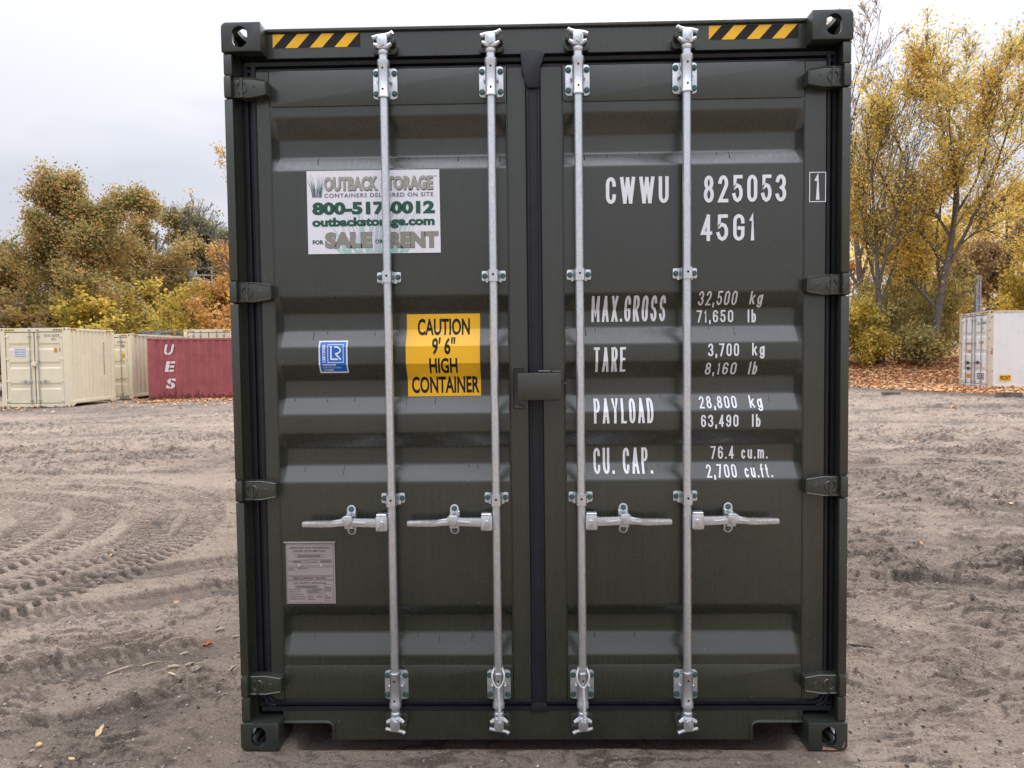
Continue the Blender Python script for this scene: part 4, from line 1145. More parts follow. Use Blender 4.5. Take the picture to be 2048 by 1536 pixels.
# ------------------------------------------------------------------ trees
def grow(seed, H, r0, levels, lean=(0, 0), trunk_top=.72, wob0=.05, tw=1.0):
    """all branches of one level at a time; returns tube arrays per level and the outer twigs"""
    rg = np.random.default_rng(seed)
    K = 9
    def march(start, d0, length, K, wob, up):
        n = len(start); P = np.zeros((n, K, 3)); D = np.zeros((n, K, 3)); P[:, 0] = start; d = d0.copy(); D[:, 0] = d
        for q in range(1, K):
            d = d + wob * rg.normal(size=(n, 3)) + np.array([0, 0, up])
            d /= np.linalg.norm(d, axis=1, keepdims=True)
            P[:, q] = P[:, q - 1] + d * (length / (K - 1))[:, None]; D[:, q] = d
        return P, D
    d0 = np.array([[lean[0], lean[1], 1.0]]); d0 /= np.linalg.norm(d0)
    P, D = march(np.zeros((1, 3)), d0, np.array([H * trunk_top]), K, wob0, .05)
    R = (r0 * (1 - .75 * np.linspace(0, 1, K)))[None, :]
    R[0, 0] *= 1.35
    out = [(P, R, 9)]
    Ln = np.array([H * trunk_top])
    for lv in levels:
        n, per = len(P), lv['n']
        pi = np.repeat(np.arange(n), per)
        t = rg.uniform(lv['t'][0], lv['t'][1], len(pi)); t = t if 'even' not in lv else lv['t'][0] + (lv['t'][1] - lv['t'][0]) * (np.tile(np.arange(per), n) + rg.uniform(0, 1, len(pi))) / per
        Kp = P.shape[1]; ft = t * (Kp - 1); i0 = np.minimum(ft.astype(int), Kp - 2); fr = (ft - i0)[:, None]
        st = P[pi, i0] * (1 - fr) + P[pi, i0 + 1] * fr
        pd = D[pi, i0 + 1]; pr = R[pi, i0] * (1 - fr[:, 0]) + R[pi, i0 + 1] * fr[:, 0]
        ax = np.cross(pd, rand_unit(rg, len(pi))); ax /= np.linalg.norm(ax, axis=1, keepdims=True) + 1e-9
        ang = np.radians(rg.uniform(lv['a'][0], lv['a'][1], len(pi)))[:, None]
        nd = pd * np.cos(ang) + ax * np.sin(ang)
        nd[:, 2] += lv.get('lift', .1); nd /= np.linalg.norm(nd, axis=1, keepdims=True)
        ln = Ln[pi] * lv['l'] * (1 - lv.get('fade', .45) * t) * rg.uniform(.7, 1.25, len(pi))
        K = lv.get('K', 6)
        P, D = march(st, nd, ln, K, lv.get('wob', .10), lv.get('up', .04))
        r_ = np.minimum(pr * lv.get('r', .6), pr * .95)
        r_ = np.maximum(r_, lv.get('rmin', .004) * tw)
        R = r_[:, None] * (1 - .72 * np.linspace(0, 1, K))[None, :]
        Ln = ln
        out.append((P, R, lv.get('S', 5)))
    return out, rg
def tubes(levels):
    V, F, b = [], [], 0
    for P, R, S in levels:
        n, K = R.shape
        T = np.gradient(P, axis=1); T /= np.linalg.norm(T, axis=2, keepdims=True) + 1e-9
        ref = np.where(np.abs(T[..., 2:3]) > .9, np.array([1.0, 0, 0]), np.array([0, 0, 1.0]))
        u = np.cross(T, ref); u /= np.linalg.norm(u, axis=2, keepdims=True) + 1e-9
        w = np.cross(T, u)
        a = np.arange(S) * 2 * math.pi / S
        ring = P[:, :, None, :] + R[:, :, None, None] * (u[:, :, None, :] * np.cos(a)[None, None, :, None] + w[:, :, None, :] * np.sin(a)[None, None, :, None])
        V.append(ring.reshape(-1, 3))
        i, q, s = np.meshgrid(np.arange(n), np.arange(K - 1), np.arange(S), indexing='ij')
        f = lambda qq, ss: b + (i * K + qq) * S + ss
        F.append(np.stack([f(q, s), f(q, (s + 1) % S), f(q + 1, (s + 1) % S), f(q + 1, s)], -1).reshape(-1, 4))
        b += n * K * S
    return np.concatenate(V), np.concatenate(F)
def leaves_on(levels, which, count, size, rg, spread=.12, zmin=None, zmax=None, keep=None, tmin=.2):
    C = []
    for w in which:
        P, R, S = levels[w]
        n, K = R.shape; m = count // len(which)
        sel = rg.integers(0, n, m); ft = rg.uniform(tmin, 1, m) * (K - 1); i0 = np.minimum(ft.astype(int), K - 2); fr = (ft - i0)[:, None]
        C.append(P[sel, i0] * (1 - fr) + P[sel, i0 + 1] * fr)
    C = np.concatenate(C) + rg.normal(size=(sum(len(c) for c in C), 3)) * spread
    if keep is not None: C = C[keep(C, rg)]
    return C
def make_tree(name, loc, label, cat, group, seed, H, r0, levels, bark, leaf, count, size, which, spread=.12, keep=None, lean=(0, 0), trunk_top=.72, wob0=.05, rotz=0.0, under=None, tw=2.0):
    lv, rg = grow(seed, H, r0, levels, lean, trunk_top, wob0, tw)
    root = empty(name, loc, rotz)
    tag(root, label, cat, group)
    ntrunk = 2
    v, f = tubes(lv); mesh_np('trunk', v, f, 4, bark, root, smooth=True)
    if count:
        c = leaves_on(lv, which, count, size, rg, spread, keep=keep)
        if under: c = c[c[:, 2] > under]
        v, f = leaf_quads(c, size, rg); mesh_np('crown', v, f, 4, leaf, root)
    return root
def tree_copy(src, name_label, loc, rotz, scale, group):
    r = src.copy(); COL.objects.link(r); r.location = loc; r.rotation_euler = (0, 0, rotz); r.scale = scale
    r['label'] = name_label
    for ch in src.children:
        c = ch.copy(); COL.objects.link(c); c.parent = r
    return r
def at(x, y, dz=-.05): return (x, y, float(base_h(np.array([float(x)]), np.array([float(y)]))[0]) + dz)
AIRY = [dict(n=12, l=.78, t=(.20, 1.0), a=(20, 60), lift=.20, up=.07, K=8, S=7, r=.60, wob=.08, even=1, fade=.40),
        dict(n=9, l=.48, t=(.12, 1.0), a=(22, 52), lift=.12, up=.05, K=6, S=5, r=.52, wob=.10, fade=.45),
        dict(n=8, l=.46, t=(.15, 1.0), a=(22, 55), lift=.10, up=.04, K=5, S=4, r=.55, wob=.12, rmin=.007),
        dict(n=6, l=.55, t=(.2, 1.0), a=(20, 50), lift=.10, up=.04, K=4, S=3, r=.6, wob=.12, rmin=.005)]
BARE = [dict(n=13, l=.62, t=(.22, 1.0), a=(18, 50), lift=.2, up=.08, K=8, S=7, r=.55, wob=.06, even=1, fade=.35),
        dict(n=10, l=.46, t=(.12, 1.0), a=(20, 42), lift=.16, up=.06, K=6, S=4, r=.5, wob=.08),
        dict(n=9, l=.48, t=(.15, 1.0), a=(20, 45), lift=.12, up=.05, K=5, S=3, r=.55, wob=.10, rmin=.006),
        dict(n=4, l=.55, t=(.2, 1.0), a=(15, 45), lift=.08, up=.03, K=4, S=3, r=.6, wob=.12, rmin=.0045)]
DENSE = [dict(n=16, l=.52, t=(.10, 1.0), a=(35, 78), lift=.12, up=.05, K=7, S=6, r=.5, wob=.12, even=1, fade=.50),
         dict(n=9, l=.46, t=(.2, 1.0), a=(30, 65), lift=.06, up=.04, K=5, S=4, r=.5, wob=.14),
         dict(n=6, l=.45, t=(.2, 1.0), a=(25, 65), lift=.02, up=.02, K=4, S=3, r=.5, wob=.16)]
SHRUB = [dict(n=22, l=.95, t=(.02, .7), a=(20, 75), lift=.15, up=.02, K=6, S=5, r=.6, wob=.14, even=1, fade=.3),
         dict(n=8, l=.40, t=(.2, 1.0), a=(25, 70), lift=.02, up=-.02, K=4, S=3, r=.55, wob=.18),
         dict(n=4, l=.45, t=(.2, 1.0), a=(25, 70), lift=.0, up=-.03, K=3, S=3, r=.6, wob=.2)]
GT = 'autumn trees along the edge of the yard'
GB = 'shrubs along the edge of the yard'
def fade_keep(z0, z1, p0, p1, seed=3, sc=.35):
    def f(C, rg):
        z = (C[:, 2] - z0) / (z1 - z0)
        p = p0 + (p1 - p0) * np.clip(z, 0, 1)
        n_ = vnoise(C[:, 0] * sc + C[:, 2] * sc * .7, C[:, 1] * sc + C[:, 2] * sc, seed)
        return rg.uniform(size=len(C)) < np.clip(p * (.35 + 1.3 * n_), 0, 1)
    return f
# right side
t_big = make_tree('maple_tree', at(18.7, 30.4), 'tall thick-trunked tree with airy yellow and orange leaves left of the white container', 'tree', GT, 101, 17.6, .20, AIRY, 'bark', 'leaf_yellow', 92000, .115, (2, 3, 4), .22, fade_keep(4, 14, .95, .20), lean=(.07, 0), trunk_top=.60)
t_thin = make_tree('slender_tree', at(16.3, 30.3), 'slender tree with sparse yellow leaves just right of the green container', 'tree', GT, 114, 14.6, .15, BARE, 'bark', 'leaf_yellow', 24000, .11, (2, 3, 4), .20, fade_keep(3, 11, .95, .16), trunk_top=.66)
t_bare = make_tree('bare_tree', at(17.7, 35.0), 'tall bare grey tree with fine twigs above the top right corner of the green container', 'tree', GT, 123, 21.0, .20, BARE, 'bark_purple', 'leaf_orange', 2600, .11, (3, 4), .08, lean=(.0, 0), trunk_top=.66, tw=2.6)
make_tree('bare_tree', at(7.0, 43.5), 'tall bare tree whose twig tips show above the middle of the green container roof', 'tree', GT, 131, 24.6, .22, BARE, 'bark_purple', 'leaf_orange', 300, .12, (3, 4), .08, trunk_top=.66)
make_tree('maple_tree', at(26.6, 33.6), 'broad yellow tree behind the white container at the right edge', 'tree', GT, 142, 17.0, .22, AIRY, 'bark', 'leaf_yellow', 84000, .115, (2, 3, 4), .22, fade_keep(4, 14, .95, .20), lean=(-.03, 0), trunk_top=.62)
make_tree('small_maple', at(20.6, 36.5), 'round yellow-green tree standing behind the thick-trunked tree', 'tree', GT, 155, 10.5, .14, DENSE, 'bark', 'leaf_lime', 17000, .19, (2, 3), .20, fade_keep(2, 10, .9, .8))
make_tree('brown_tree', at(15.2, 38.0), 'rusty brown tree in the gap right of the green container behind the slender tree', 'tree', GT, 163, 9.2, .14, DENSE, 'bark', 'leaf_orange', 15000, .19, (2, 3), .2, fade_keep(2, 9, .9, .7))
make_tree('brown_tree', at(27.5, 38.5), 'dark brown tree behind the white container near the steel mast', 'tree', GT, 168, 11.0, .16, DENSE, 'bark', 'leaf_brown', 15000, .2, (2, 3), .2, fade_keep(2, 9, .9, .7))
# left side
make_tree('oak_tree', at(-24.8, 36.8), 'large bushy olive-brown oak rising above the cream containers on the left', 'tree', GT, 203, 11.2, .28, DENSE, 'bark', 'leaf_olive', 90000, .15, (2, 3), .30, fade_keep(2, 12, .9, .8, 5, .8), trunk_top=.88, tw=3.0)
make_tree('oak_tree', at(-30.0, 38.0), 'orange-tinged oak at the left edge, lower than its neighbour', 'tree', GT, 211, 7.6, .20, DENSE, 'bark', 'leaf_olive', 44000, .16, (2, 3), .28, fade_keep(2, 9, 1.0, .9, 6, .6), trunk_top=.84)
make_tree('oak_tree', at(-24.0, 43.5), 'brown oak half hidden behind the large bushy oak on its right', 'tree', GT, 219, 11.6, .22, DENSE, 'bark', 'leaf_olive', 50000, .16, (2, 3), .24, fade_keep(2, 11, 1.0, .8, 7, .55), trunk_top=.84)
make_tree('bare_tree', at(-26.5, 52.0), 'bare grey tree with thin upright twigs in the skyline dip left of the green container', 'tree', GT, 226, 13.2, .15, BARE, 'bark_pale', 'leaf_grey', 0, .12, (3, 4), tw=4.0)
make_tree('twiggy_tree', at(-23.3, 46.5), 'pale grey-green twiggy tree below the bare skyline twigs', 'tree', GT, 232, 11.4, .14, BARE, 'bark_pale', 'leaf_grey', 16000, .14, (3, 4), .14, tw=3.5)
make_tree('dark_tree', at(-20.9, 46.5), 'dull dark green tree against the left edge of the green container', 'tree', GT, 241, 12.0, .22, DENSE, 'bark', 'leaf_darkgreen', 70000, .16, (2, 3), .22, fade_keep(2, 10, 1.0, .9, 8, .6), trunk_top=.8)
make_tree('orange_tree', at(-16.9, 37.6), 'bright orange tree beside the left edge of the green container', 'tree', GT, 252, 8.2, .14, DENSE, 'bark', 'leaf_orange', 30000, .15, (2, 3), .24, fade_keep(2, 8, 1.0, .9, 9, .6), trunk_top=.84)
make_tree('slender_tree', at(-11.4, 29.8), 'tree behind the green container, tan leaves poking past its upper left edge', 'tree', GT, 263, 12.6, .16, AIRY, 'bark', 'leaf_orange', 12000, .13, (3, 4), .12, fade_keep(8.3, 9.6, 0.0, .9), trunk_top=.66)
def shrub(x, y, H, label, seed, leaf, n=9000, size=.17, wide=1.0, bark='bark'):
    o = make_tree('shrub', at(x, y), label, 'shrub', GB, seed, H, .05, SHRUB, bark, leaf, n, size, (2, 3), .16, fade_keep(0, H, .95, .9, seed, .8), trunk_top=.75)
    o.scale = (wide, wide, 1.0); return o
shrub(-22.2, 34.6, 5.4, 'arching yellow-green shrub above the gap between the two cream containers', 301, 'leaf_lime', 13000, .18, 1.25)
shrub(-19.6, 34.9, 4.0, 'low yellow shrub directly over the second cream container', 307, 'leaf_lime', 9000, .18, 1.0)
shrub(-18.7, 37.0, 5.9, 'square-topped yellow-green creeper mound in front of the railway mast', 311, 'leaf_lime', 12000, .18, 1.0)
shrub(-16.2, 36.0, 5.0, 'orange and yellow shrub above the red container', 319, 'leaf_orange', 12000, .18, 1.15)
shrub(-27.0, 34.2, 4.6, 'brown shrub behind the nearest cream container', 323, 'leaf_brown', 10000, .18, 1.2)
shrub(-30.5, 34.5, 5.2, 'dark olive shrub at the left edge of the yard', 331, 'leaf_olive', 11000, .18, 1.3)
shrub(-24.4, 33.6, 3.8, 'brown thicket under the arching yellow shrub', 337, 'leaf_brown', 9000, .17, 1.1)
shrub(14.7, 30.6, 3.2, 'bright yellow shrub at the right edge of the green container', 401, 'leaf_lime', 8000, .17, .9)
shrub(17.4, 31.2, 4.2, 'leafy green shrub between the slender trunk and the thick trunk', 409, 'leaf_green', 9000, .13, .75)
shrub(20.0, 32.0, 4.2, 'green-gold shrub between the thick trunk and the white container', 419, 'leaf_green', 8500, .13, .8)
shrub(15.6, 29.6, 1.7, 'low green bush at the foot of the slender tree', 421, 'leaf_lime', 3800, .12, 1.0)
shrub(17.6, 29.4, 1.6, 'low dark bush beside the thick trunk on the leaf bank', 431, 'leaf_green', 3800, .12, 1.1)
shrub(13.2, 30.2, 2.2, 'grey-green bush half hidden behind the right side of the green container', 433, 'leaf_grey', 6000, .15, 1.0)
shrub(25.2, 32.6, 5.0, 'yellow shrub rising behind the white container', 439, 'leaf_lime', 9000, .17, .8)

# the wood behind: one far-off mass of foliage with thin stems
rg = np.random.default_rng(77)
def wood_points(n, x0, x1, y0, y1, hmin, hmax, seed):
    x = rg.uniform(x0, x1, n); y = rg.uniform(y0, y1, n)
    h = hmin + (hmax - hmin) * fbm(x * .13, y * .02, seed, 3)
    z = h * (1 - rg.uniform(0, 1, n) ** 1.6)
    keep = fbm(x * .6 + z * .3, z * .6, seed + 3, 3) > .38
    p = np.stack([x, y, z + base_h(x, y)], 1); return p[keep]
for nm, mat_, args in (('woodland', 'leaf_brown', (46000, -70, 4, 50, 58, 4, 10.5, 31)), ('woodland', 'leaf_yellow', (52000, 4, 80, 42, 52, 6, 12.0, 37)), ('woodland', 'leaf_brown', (30000, 4, 80, 44, 54, 5, 10.5, 43))):
    c = wood_points(*args); v, f = leaf_quads(c, .30, rg)
    tag(mesh_np(nm, v, f, 4, mat_), kind='stuff')
rg = np.random.default_rng(78)
n = 420; bx0 = rg.uniform(-60, 60, n); by0 = np.where(bx0 < 2, rg.uniform(49, 58, n), rg.uniform(40, 54, n)); hh = rg.uniform(3, 7.5, n)
P = np.zeros((n, 5, 3)); P[:, :, 0] = bx0[:, None] + np.cumsum(rg.normal(size=(n, 5)) * .22, 1); P[:, :, 1] = by0[:, None] + np.cumsum(rg.normal(size=(n, 5)) * .2, 1)
P[:, :, 2] = base_h(bx0, by0)[:, None] + hh[:, None] * np.linspace(0, 1, 5)[None, :]
R = rg.uniform(.04, .13, n)[:, None] * (1 - .7 * np.linspace(0, 1, 5))[None, :]
v, f = tubes([(P, R, 4)]); tag(mesh_np('woodland_stems', v, f, 4, 'bark', smooth=True), kind='stuff')

# fallen leaves
def litter(n, fx, fy, dens, size, seed, lift=.03):
    rg = np.random.default_rng(seed)
    x = rg.uniform(fx[0], fx[1], n); y = rg.uniform(fy[0], fy[1], n)
    k_ = rg.uniform(size=n) < dens(x, y); x, y = x[k_], y[k_]
    h, _, _, _ = ground(x, y)
    return leaf_quads(np.stack([x, y, h + rg.uniform(.01, lift + .02, len(x))], 1), size, rg, 1.3)
def d_right(x, y):
    le = litter_edge(x, y)
    s = sstep(-.6, .7, le) * sstep(6, 9, x)
    return np.clip(s + .22 * sstep(-4.5, .2, le) ** 2 * sstep(.40, .65, fbm(x * .9, y * .9, 62, 2)), 0, 1) * (.6 + .4 * (fbm(x * 1.3, y * 1.3, 63, 2)))
v, f = litter(95000, (7, 34), (17, 36), d_right, .13, 5, .07)
tag(mesh_np('fallen_leaves', v, f, 4, 'leaf_litter'), kind='stuff')
def d_left(x, y):
    red = 25.6 + (x + 15.3) * .21          # foot of the red container
    s = sstep(2.6, .15, red - y) * sstep(-16.5, -14.2, x) * sstep(red + .1, red, y)
    return np.clip(s * s + .10 * sstep(6, 2, red - y) * (fbm(x * .9, y * .9, 66, 2) > .52), 0, 1)
v, f = litter(30000, (-20, -6), (18, 28), d_left, .12, 6, .04)
tag(mesh_np('fallen_leaves', v, f, 4, 'leaf_litter'), kind='stuff')
v, f = litter(2600, (-14, 18), (1.5, 24), lambda x, y: .35 * (np.abs(x) > 1.4) * (fbm(x * .4, y * .4, 67, 2) > .45), .05, 7, .0)
tag(mesh_np('fallen_leaves', v, f, 4, 'leaf_litter'), kind='stuff')

# small stones in the dirt
rg = np.random.default_rng(8)
def stones(n, seed):
    rg = np.random.default_rng(seed)
    d = 1.9 + 14 * rg.uniform(size=n) ** 1.8; x = d * rg.uniform(-.85, .85, n); y = d - 2.79
    ok = (np.abs(x) > 1.25) | (y < -.05) ; x, y, d = x[ok], y[ok], d[ok]
    h, _, _, _ = ground(x, y)
    r = rg.uniform(.003, .009, len(x)) * (.75 + d * .06)
    bm = bmesh.new(); bmesh.ops.create_icosphere(bm, subdivisions=1, radius=1); bm.verts.index_update()
    bv = np.array([q.co[:] for q in bm.verts]); bf = np.array([[q.index for q in fc.verts] for fc in bm.faces]); bm.free()
    sc = rg.uniform(.6, 1.3, (len(x), 1, 3)); an = rg.uniform(0, 6.28, len(x))
    V = bv[None] * sc * (1 + .25 * rg.normal(size=(len(x), len(bv), 1)) * .6)
    ca, sa = np.cos(an)[:, None], np.sin(an)[:, None]
    V = np.stack([V[..., 0] * ca - V[..., 1] * sa, V[..., 0] * sa + V[..., 1] * ca, V[..., 2] * .7], -1) * r[:, None, None] + np.stack([x, y, h + r * .25], 1)[:, None, :]
    F = bf[None] + (np.arange(len(x)) * len(bv))[:, None, None]
    return V.reshape(-1, 3), F.reshape(-1, 3)
k = NT('gravel'); geo = k.n('ShaderNodeNewGeometry')
k.set(base=k.ramp(geo.outputs['Random Per Island'], (0, (.055, .048, .045)), (.5, (.20, .17, .15)), (.85, (.36, .31, .27)), (1, (.52, .48, .44))), rough=.8, spec=.3)
M['gravel'] = k.m
v, f = stones(9000, 12)
tag(mesh_np('gravel', v, f, 3, 'gravel', smooth=False), kind='stuff')
# ------------------------------------------------------------------ the other containers in the yard
M['cream'] = paint('cream_paint', (.82, .74, .54), rough=.45, spec=.35, streak=.06, dirt=.06, rust_low=.12)
M['cream_dull'] = paint('dull_cream_paint', (.74, .67, .50), rough=.5, spec=.3, streak=.06, dirt=.08, rust_low=.25)
M['red'] = paint('faded_red_paint', (.36, .100, .105), rough=.5, spec=.3, streak=.10, dirt=.16, rust_low=.6)
M['reefer'] = paint('white_reefer_paint', (.80, .80, .78), rough=.45, spec=.35, streak=.05, dirt=.03, rust=.10)
M['slate'] = paint('slate_grey_paint', (.30, .34, .38), rough=.5, spec=.3, dirt=.08)
M['rail_rust'] = paint('rust_stained_cream', (.62, .56, .43), rough=.5, spec=.3, dirt=.1, rust=.85)
M['seal'] = flat('grey_door_seal', (.035, .036, .040), rough=.6)
M['rod_grey'] = flat('dull_zinc', (.42, .44, .46), rough=.45, metal=.5)
M['lever'] = flat('dark_lever', (.06, .065, .07), rough=.5)
M['ink_blue'] = flat('dull_blue_ink', (.05, .11, .20), rough=.5)
M['orange_tape'] = flat('orange_sticker', (.62, .32, .03), rough=.4)

def yard_container(label, loc, rotz, Ln, H, paint_m, side_n, depth=.036, rods=(.80, 1.50), bands=((2.30, 2.16), (1.62, 1.48), (.86, .72)), hazards=True, rail=None, smooth_side=False, letters=None, feet=True, rz=.055):
    """doors on the y = 0 end; x 0..2.438"""
    W = 2.438; c = empty('shipping_container', loc, rotz); tag(c, label, 'container', 'containers standing round the yard')
    for x0 in (0, W - .17):
        for y0, y1 in ((0, .16), (Ln - .16, Ln)):
            mb = MB(); mb.box(x0, x0 + .17, y0, y1, .118, H - .118, .006)
            mb.build('corner_post', rail or paint_m, c)
        for y0 in (0, Ln - .178):
            for z0 in (0, H - .118):
                mb = MB(); mb.box(x0 - .004, x0 + .164, y0 - .004, y0 + .174, z0, z0 + .118, .008)
                yy = y0 - .0042 if y0 == 0 else y0 + .1742
                mb.cyl((x0 + .08, yy, z0 + .06), (x0 + .08, yy + (.004 if y0 == 0 else -.004), z0 + .06), .032, n=12, mi=1)
                xx = x0 - .0042 if x0 == 0 else x0 + .1642
                mb.cyl((xx, y0 + .09, z0 + .06), (xx + (.004 if x0 == 0 else -.004), y0 + .09, z0 + .06), .034, n=12, mi=1)
                mb.build('corner_casting', [rail or paint_m, 'hole'], c)
    for x in (0.008, W - .008):
        sg = -1 if x < 1 else 1
        if smooth_side: corr_wall('side_wall', 'y', 26, x, .16, Ln - .16, .16, H - .09, .010, paint_m, c, 'y', sg)
        else: corr_wall('side_wall', 'y', side_n, x, 0.16, Ln - .16, rz + .105, H - .09, depth, paint_m, c, 'y', sg)
        a, b = (0, .06) if x < 1 else (W - .06, W)
        mb = MB(); mb.box(a, b, .178, Ln - .178, H - .0895, H - .01, .004); mb.build('top_rail', rail or paint_m, c)
        mb = MB(); mb.box(a + .002, b - .002, .178, Ln - .178, rz, rz + .1045, .004)
        if feet:     # gooseneck-free rail with gussets at its ends
            for y_, s_ in ((.178, 1), (Ln - .178, -1)):
                mb.add([(a + .004, y_, .0), (a + .004, y_, rz + .001), (a + .004, y_ + s_ * .26, rz + .001), (b - .004, y_, .0), (b - .004, y_, rz + .001), (b - .004, y_ + s_ * .26, rz + .001)], [(0, 2, 1), (3, 4, 5), (0, 3, 5, 2), (0, 1, 4, 3)])
        mb.build('bottom_rail', paint_m, c)
    mb = MB(); mb.box(.061, W - .061, .05, Ln - .05, H - .045, H - .02)
    for k in range(int(Ln / .4)): mb.box(.1, W - .1, .2 + k * .4, .36 + k * .4, H - .0195, H - .012)
    mb.build('roof', paint_m, c, smooth=False)
    corr_wall('end_wall', 'x', 8, Ln - .02, .17, W - .17, .12, H - .10, .03, paint_m, c, 'x', 1)
    mb = MB(); mb.box(.062, W - .062, .1, Ln - .1, .12, .155); mb.build('floor', paint_m, c, smooth=False)
    mb = MB(); mb.box(.171, W - .171, .012, .12, H - .135, H - .004, .004); mb.build('door_header', rail or paint_m, c)
    mb = MB(); mb.box(.171, W - .171, .012, .12, .03, .16, .004); mb.build('door_sill', paint_m, c)
    zt, zb = H - .16, .185
    mb = MB(); mb.box(.172, W - .172, .075, .11, .161, H - .1355); mb.build('door_seal', 'seal', c)
    out = {}
    for sx, (x0, x1) in enumerate(((.195, W / 2 - .022), (W / 2 + .022, W - .195))):
        mb = MB(); zs = [zb]
        pts = [(zt, 0)]
        for a, b in bands:
            e = .055
            pts += [(a + e, 0), (a - .005, .034), (b + .005, .034), (b - e, 0)]
        pts += [(zb, 0)]
        xs = (x0, x0 + .09, x0 + .115, x1 - .115, x1 - .09, x1); fc = (0, 0, 1, 1, 0, 0)
        vs = [(x, .030 + d * f, z) for z, d in pts for x, f in zip(xs, fc)]
        mb.add(vs, [(i * 6 + q, (i + 1) * 6 + q, (i + 1) * 6 + q + 1, i * 6 + q + 1) for i in range(len(pts) - 1) for q in range(5)])
        for a, b, z0, z1 in ((x0, x0, zb, zt), (x1, x1, zb, zt)): mb.add([(a, .030, z0), (a, .030, z1), (a, .0745, z1), (a, .0745, z0)], [(0, 1, 2, 3)])
        mb.add([(x0, .030, zt), (x1, .030, zt), (x1, .0745, zt), (x0, .0745, zt)], [(0, 1, 2, 3)])
        mb.add([(x0, .030, zb), (x1, .030, zb), (x1, .0745, zb), (x0, .0745, zb)], [(0, 1, 2, 3)])
        d = mb.build('door', paint_m, c, smooth=False); out[sx] = d
        hx = x0 if sx == 0 else x1
        for z in (.28, .98, 1.78, H - .30):
            mb = MB(); s_ = -1 if sx == 0 else 1
            mb.box(hx - s_ * .10, hx + s_ * .07, .006, .0295, z - .035, z + .035, .004); mb.build('hinge', paint_m, d)
        for r in rods:
            x = W / 2 - r / 2 if sx == 0 else W / 2 + r / 2
            if not (x0 < x < x1): continue
            mb = MB(); mb.lathe_z(x, .0, [(.016, .09), (.017, .10), (.017, H - .07), (.016, H - .06)], 12); mb.build('lock_rod', 'rod_grey', d)
            for z in (.28, .95, 1.72, H - .30):
                mb = MB(); mb.box(x - .05, x + .05, -.020, .0295, z - .03, z + .03, .006); mb.build('rod_bracket', 'rod_grey', d)
            for z in (.055, H - .090):
                mb = MB(); mb.box(x - .04, x + .04, -.022, .0115, z, z + .045, .008); mb.build('rod_cam', 'rod_grey', d)
    out['c'] = c
    if hazards:
        for x0 in (.18, W - .52): 
            hz = hazard(x0, x0 + .34, H - .105, H - .045, .0095, c)
        for x, sg in ((-.0022, -1), (W + .0022, 1)):      # same tape on the side rails
            for y0 in (.20, Ln - .54):
                mb = MB(); h = .055; p = .085
                z0 = H - .080
                q = [(x, y0, z0), (x, y0 + .34, z0), (x, y0 + .34, z0 + h), (x, y0, z0 + h)]
                mb.add(q, [(0, 1, 2, 3)], 0)
                for k in range(4):
                    a = y0 + .005 + k * p; xx = x + sg * .0008
                    mb.add([(xx, a, z0), (xx, a + .04, z0), (xx, a + .075, z0 + h), (xx, a + .035, z0 + h)], [(0, 1, 2, 3)], 1)
                mb.build('hazard_sticker', ['black_ink', 'yellow_vinyl'], c, smooth=False)
    return out
def lever(d, x0, x1, z, mat='rod_grey', drop=0.0):
    mb = MB(); s = 1 if x1 > x0 else -1
    mb.tube([(x0, -.02, z), (x0 + s * .08, -.03, z), (x1, -.03, z - drop)], [.018, .016, .012], 8)
    xm = x0 + (x1 - x0) * .5
    mb.box(xm - .02, xm + .02, -.045, .0295, z - .06, z + .06, .006)
    mb.build('door_handle', mat, d)
def on_panel(d, items, mats, y=.0275, name='lettering'):
    mb = MB()
    for it in items:
        if it[0] == 'rect': mb.rect(it[1], it[2], it[3], it[4], y - .0006 * it[6] if len(it) > 6 else y, it[5])
        elif it[0] == 'lines':
            _, x0, x1, z0, z1, n, mi = it; rr = random.Random(int(x0 * 1000)); h = (z1 - z0) / n
            for q in range(n):
                x = x0
                while x < x1 - .01:
                    w = rr.uniform(.010, .022); mb.rect(x, min(x + w, x1), z1 - (q + .85) * h, z1 - (q + .2) * h, y - .0012, mi); x += w * 1.35
        else: font_text(mb, it[0], it[1], it[2], it[3], it[4], y - .0012, it[6], it[5])
    return mb.build(name, mats, d, smooth=False)

# nearest cream container
g1 = yard_container('short cream container with both doors fully visible and a white sign on one', (-19.03, 22.50, -.165), math.radians(.8), 2.99, 2.896, 'cream', 11, rods=(.30,), hazards=True, rz=.15)
lever(g1[0], 1.05, .68, .97); lever(g1[1], 1.40, 1.78, .97)
mb = MB(); mb.box(1.13, 1.31, -.06, .028, 1.52, 1.66, .01); mb.build('lock_box', 'cream', g1[1])
on_panel(g1[0], [('rect', .47, .93, 1.83, 2.17, 0), ('OUTBACK STORAGE', .50, .90, 2.09, 2.145, 1, .02), ('800-517-0012', .50, .90, 2.00, 2.06, 2, .03), ('outbackstorage.com', .50, .90, 1.92, 1.98, 2, .03), ('FOR SALE OR RENT', .50, .90, 1.85, 1.90, 1, .03)], ['sign_white', 'ink_blue', 'ink_blue'], name='sign_board')
on_panel(g1[1], [('BTWU 402918 8', 1.60, 2.20, 2.56, 2.66, 0, .0), ('45G1', 1.83, 2.02, 2.44, 2.53, 0, .0), ('rect', 1.93, 2.05, 2.00, 2.17, 1), ('rect', 2.10, 2.17, 2.07, 2.17, 2), ('rect', 2.115, 2.155, 2.02, 2.07, 2)], ['lever', 'orange_tape', 'rod_grey'])
mb = MB(); rr = random.Random(4)   # small vertical number on the side
for q in range(15):
    z = 2.33 - q * .085
    mb.add([(2.4415, 2.23, z), (2.4415, 2.275, z), (2.4415, 2.275, z + .052), (2.4415, 2.23, z + .052)], [(0, 1, 2, 3)])
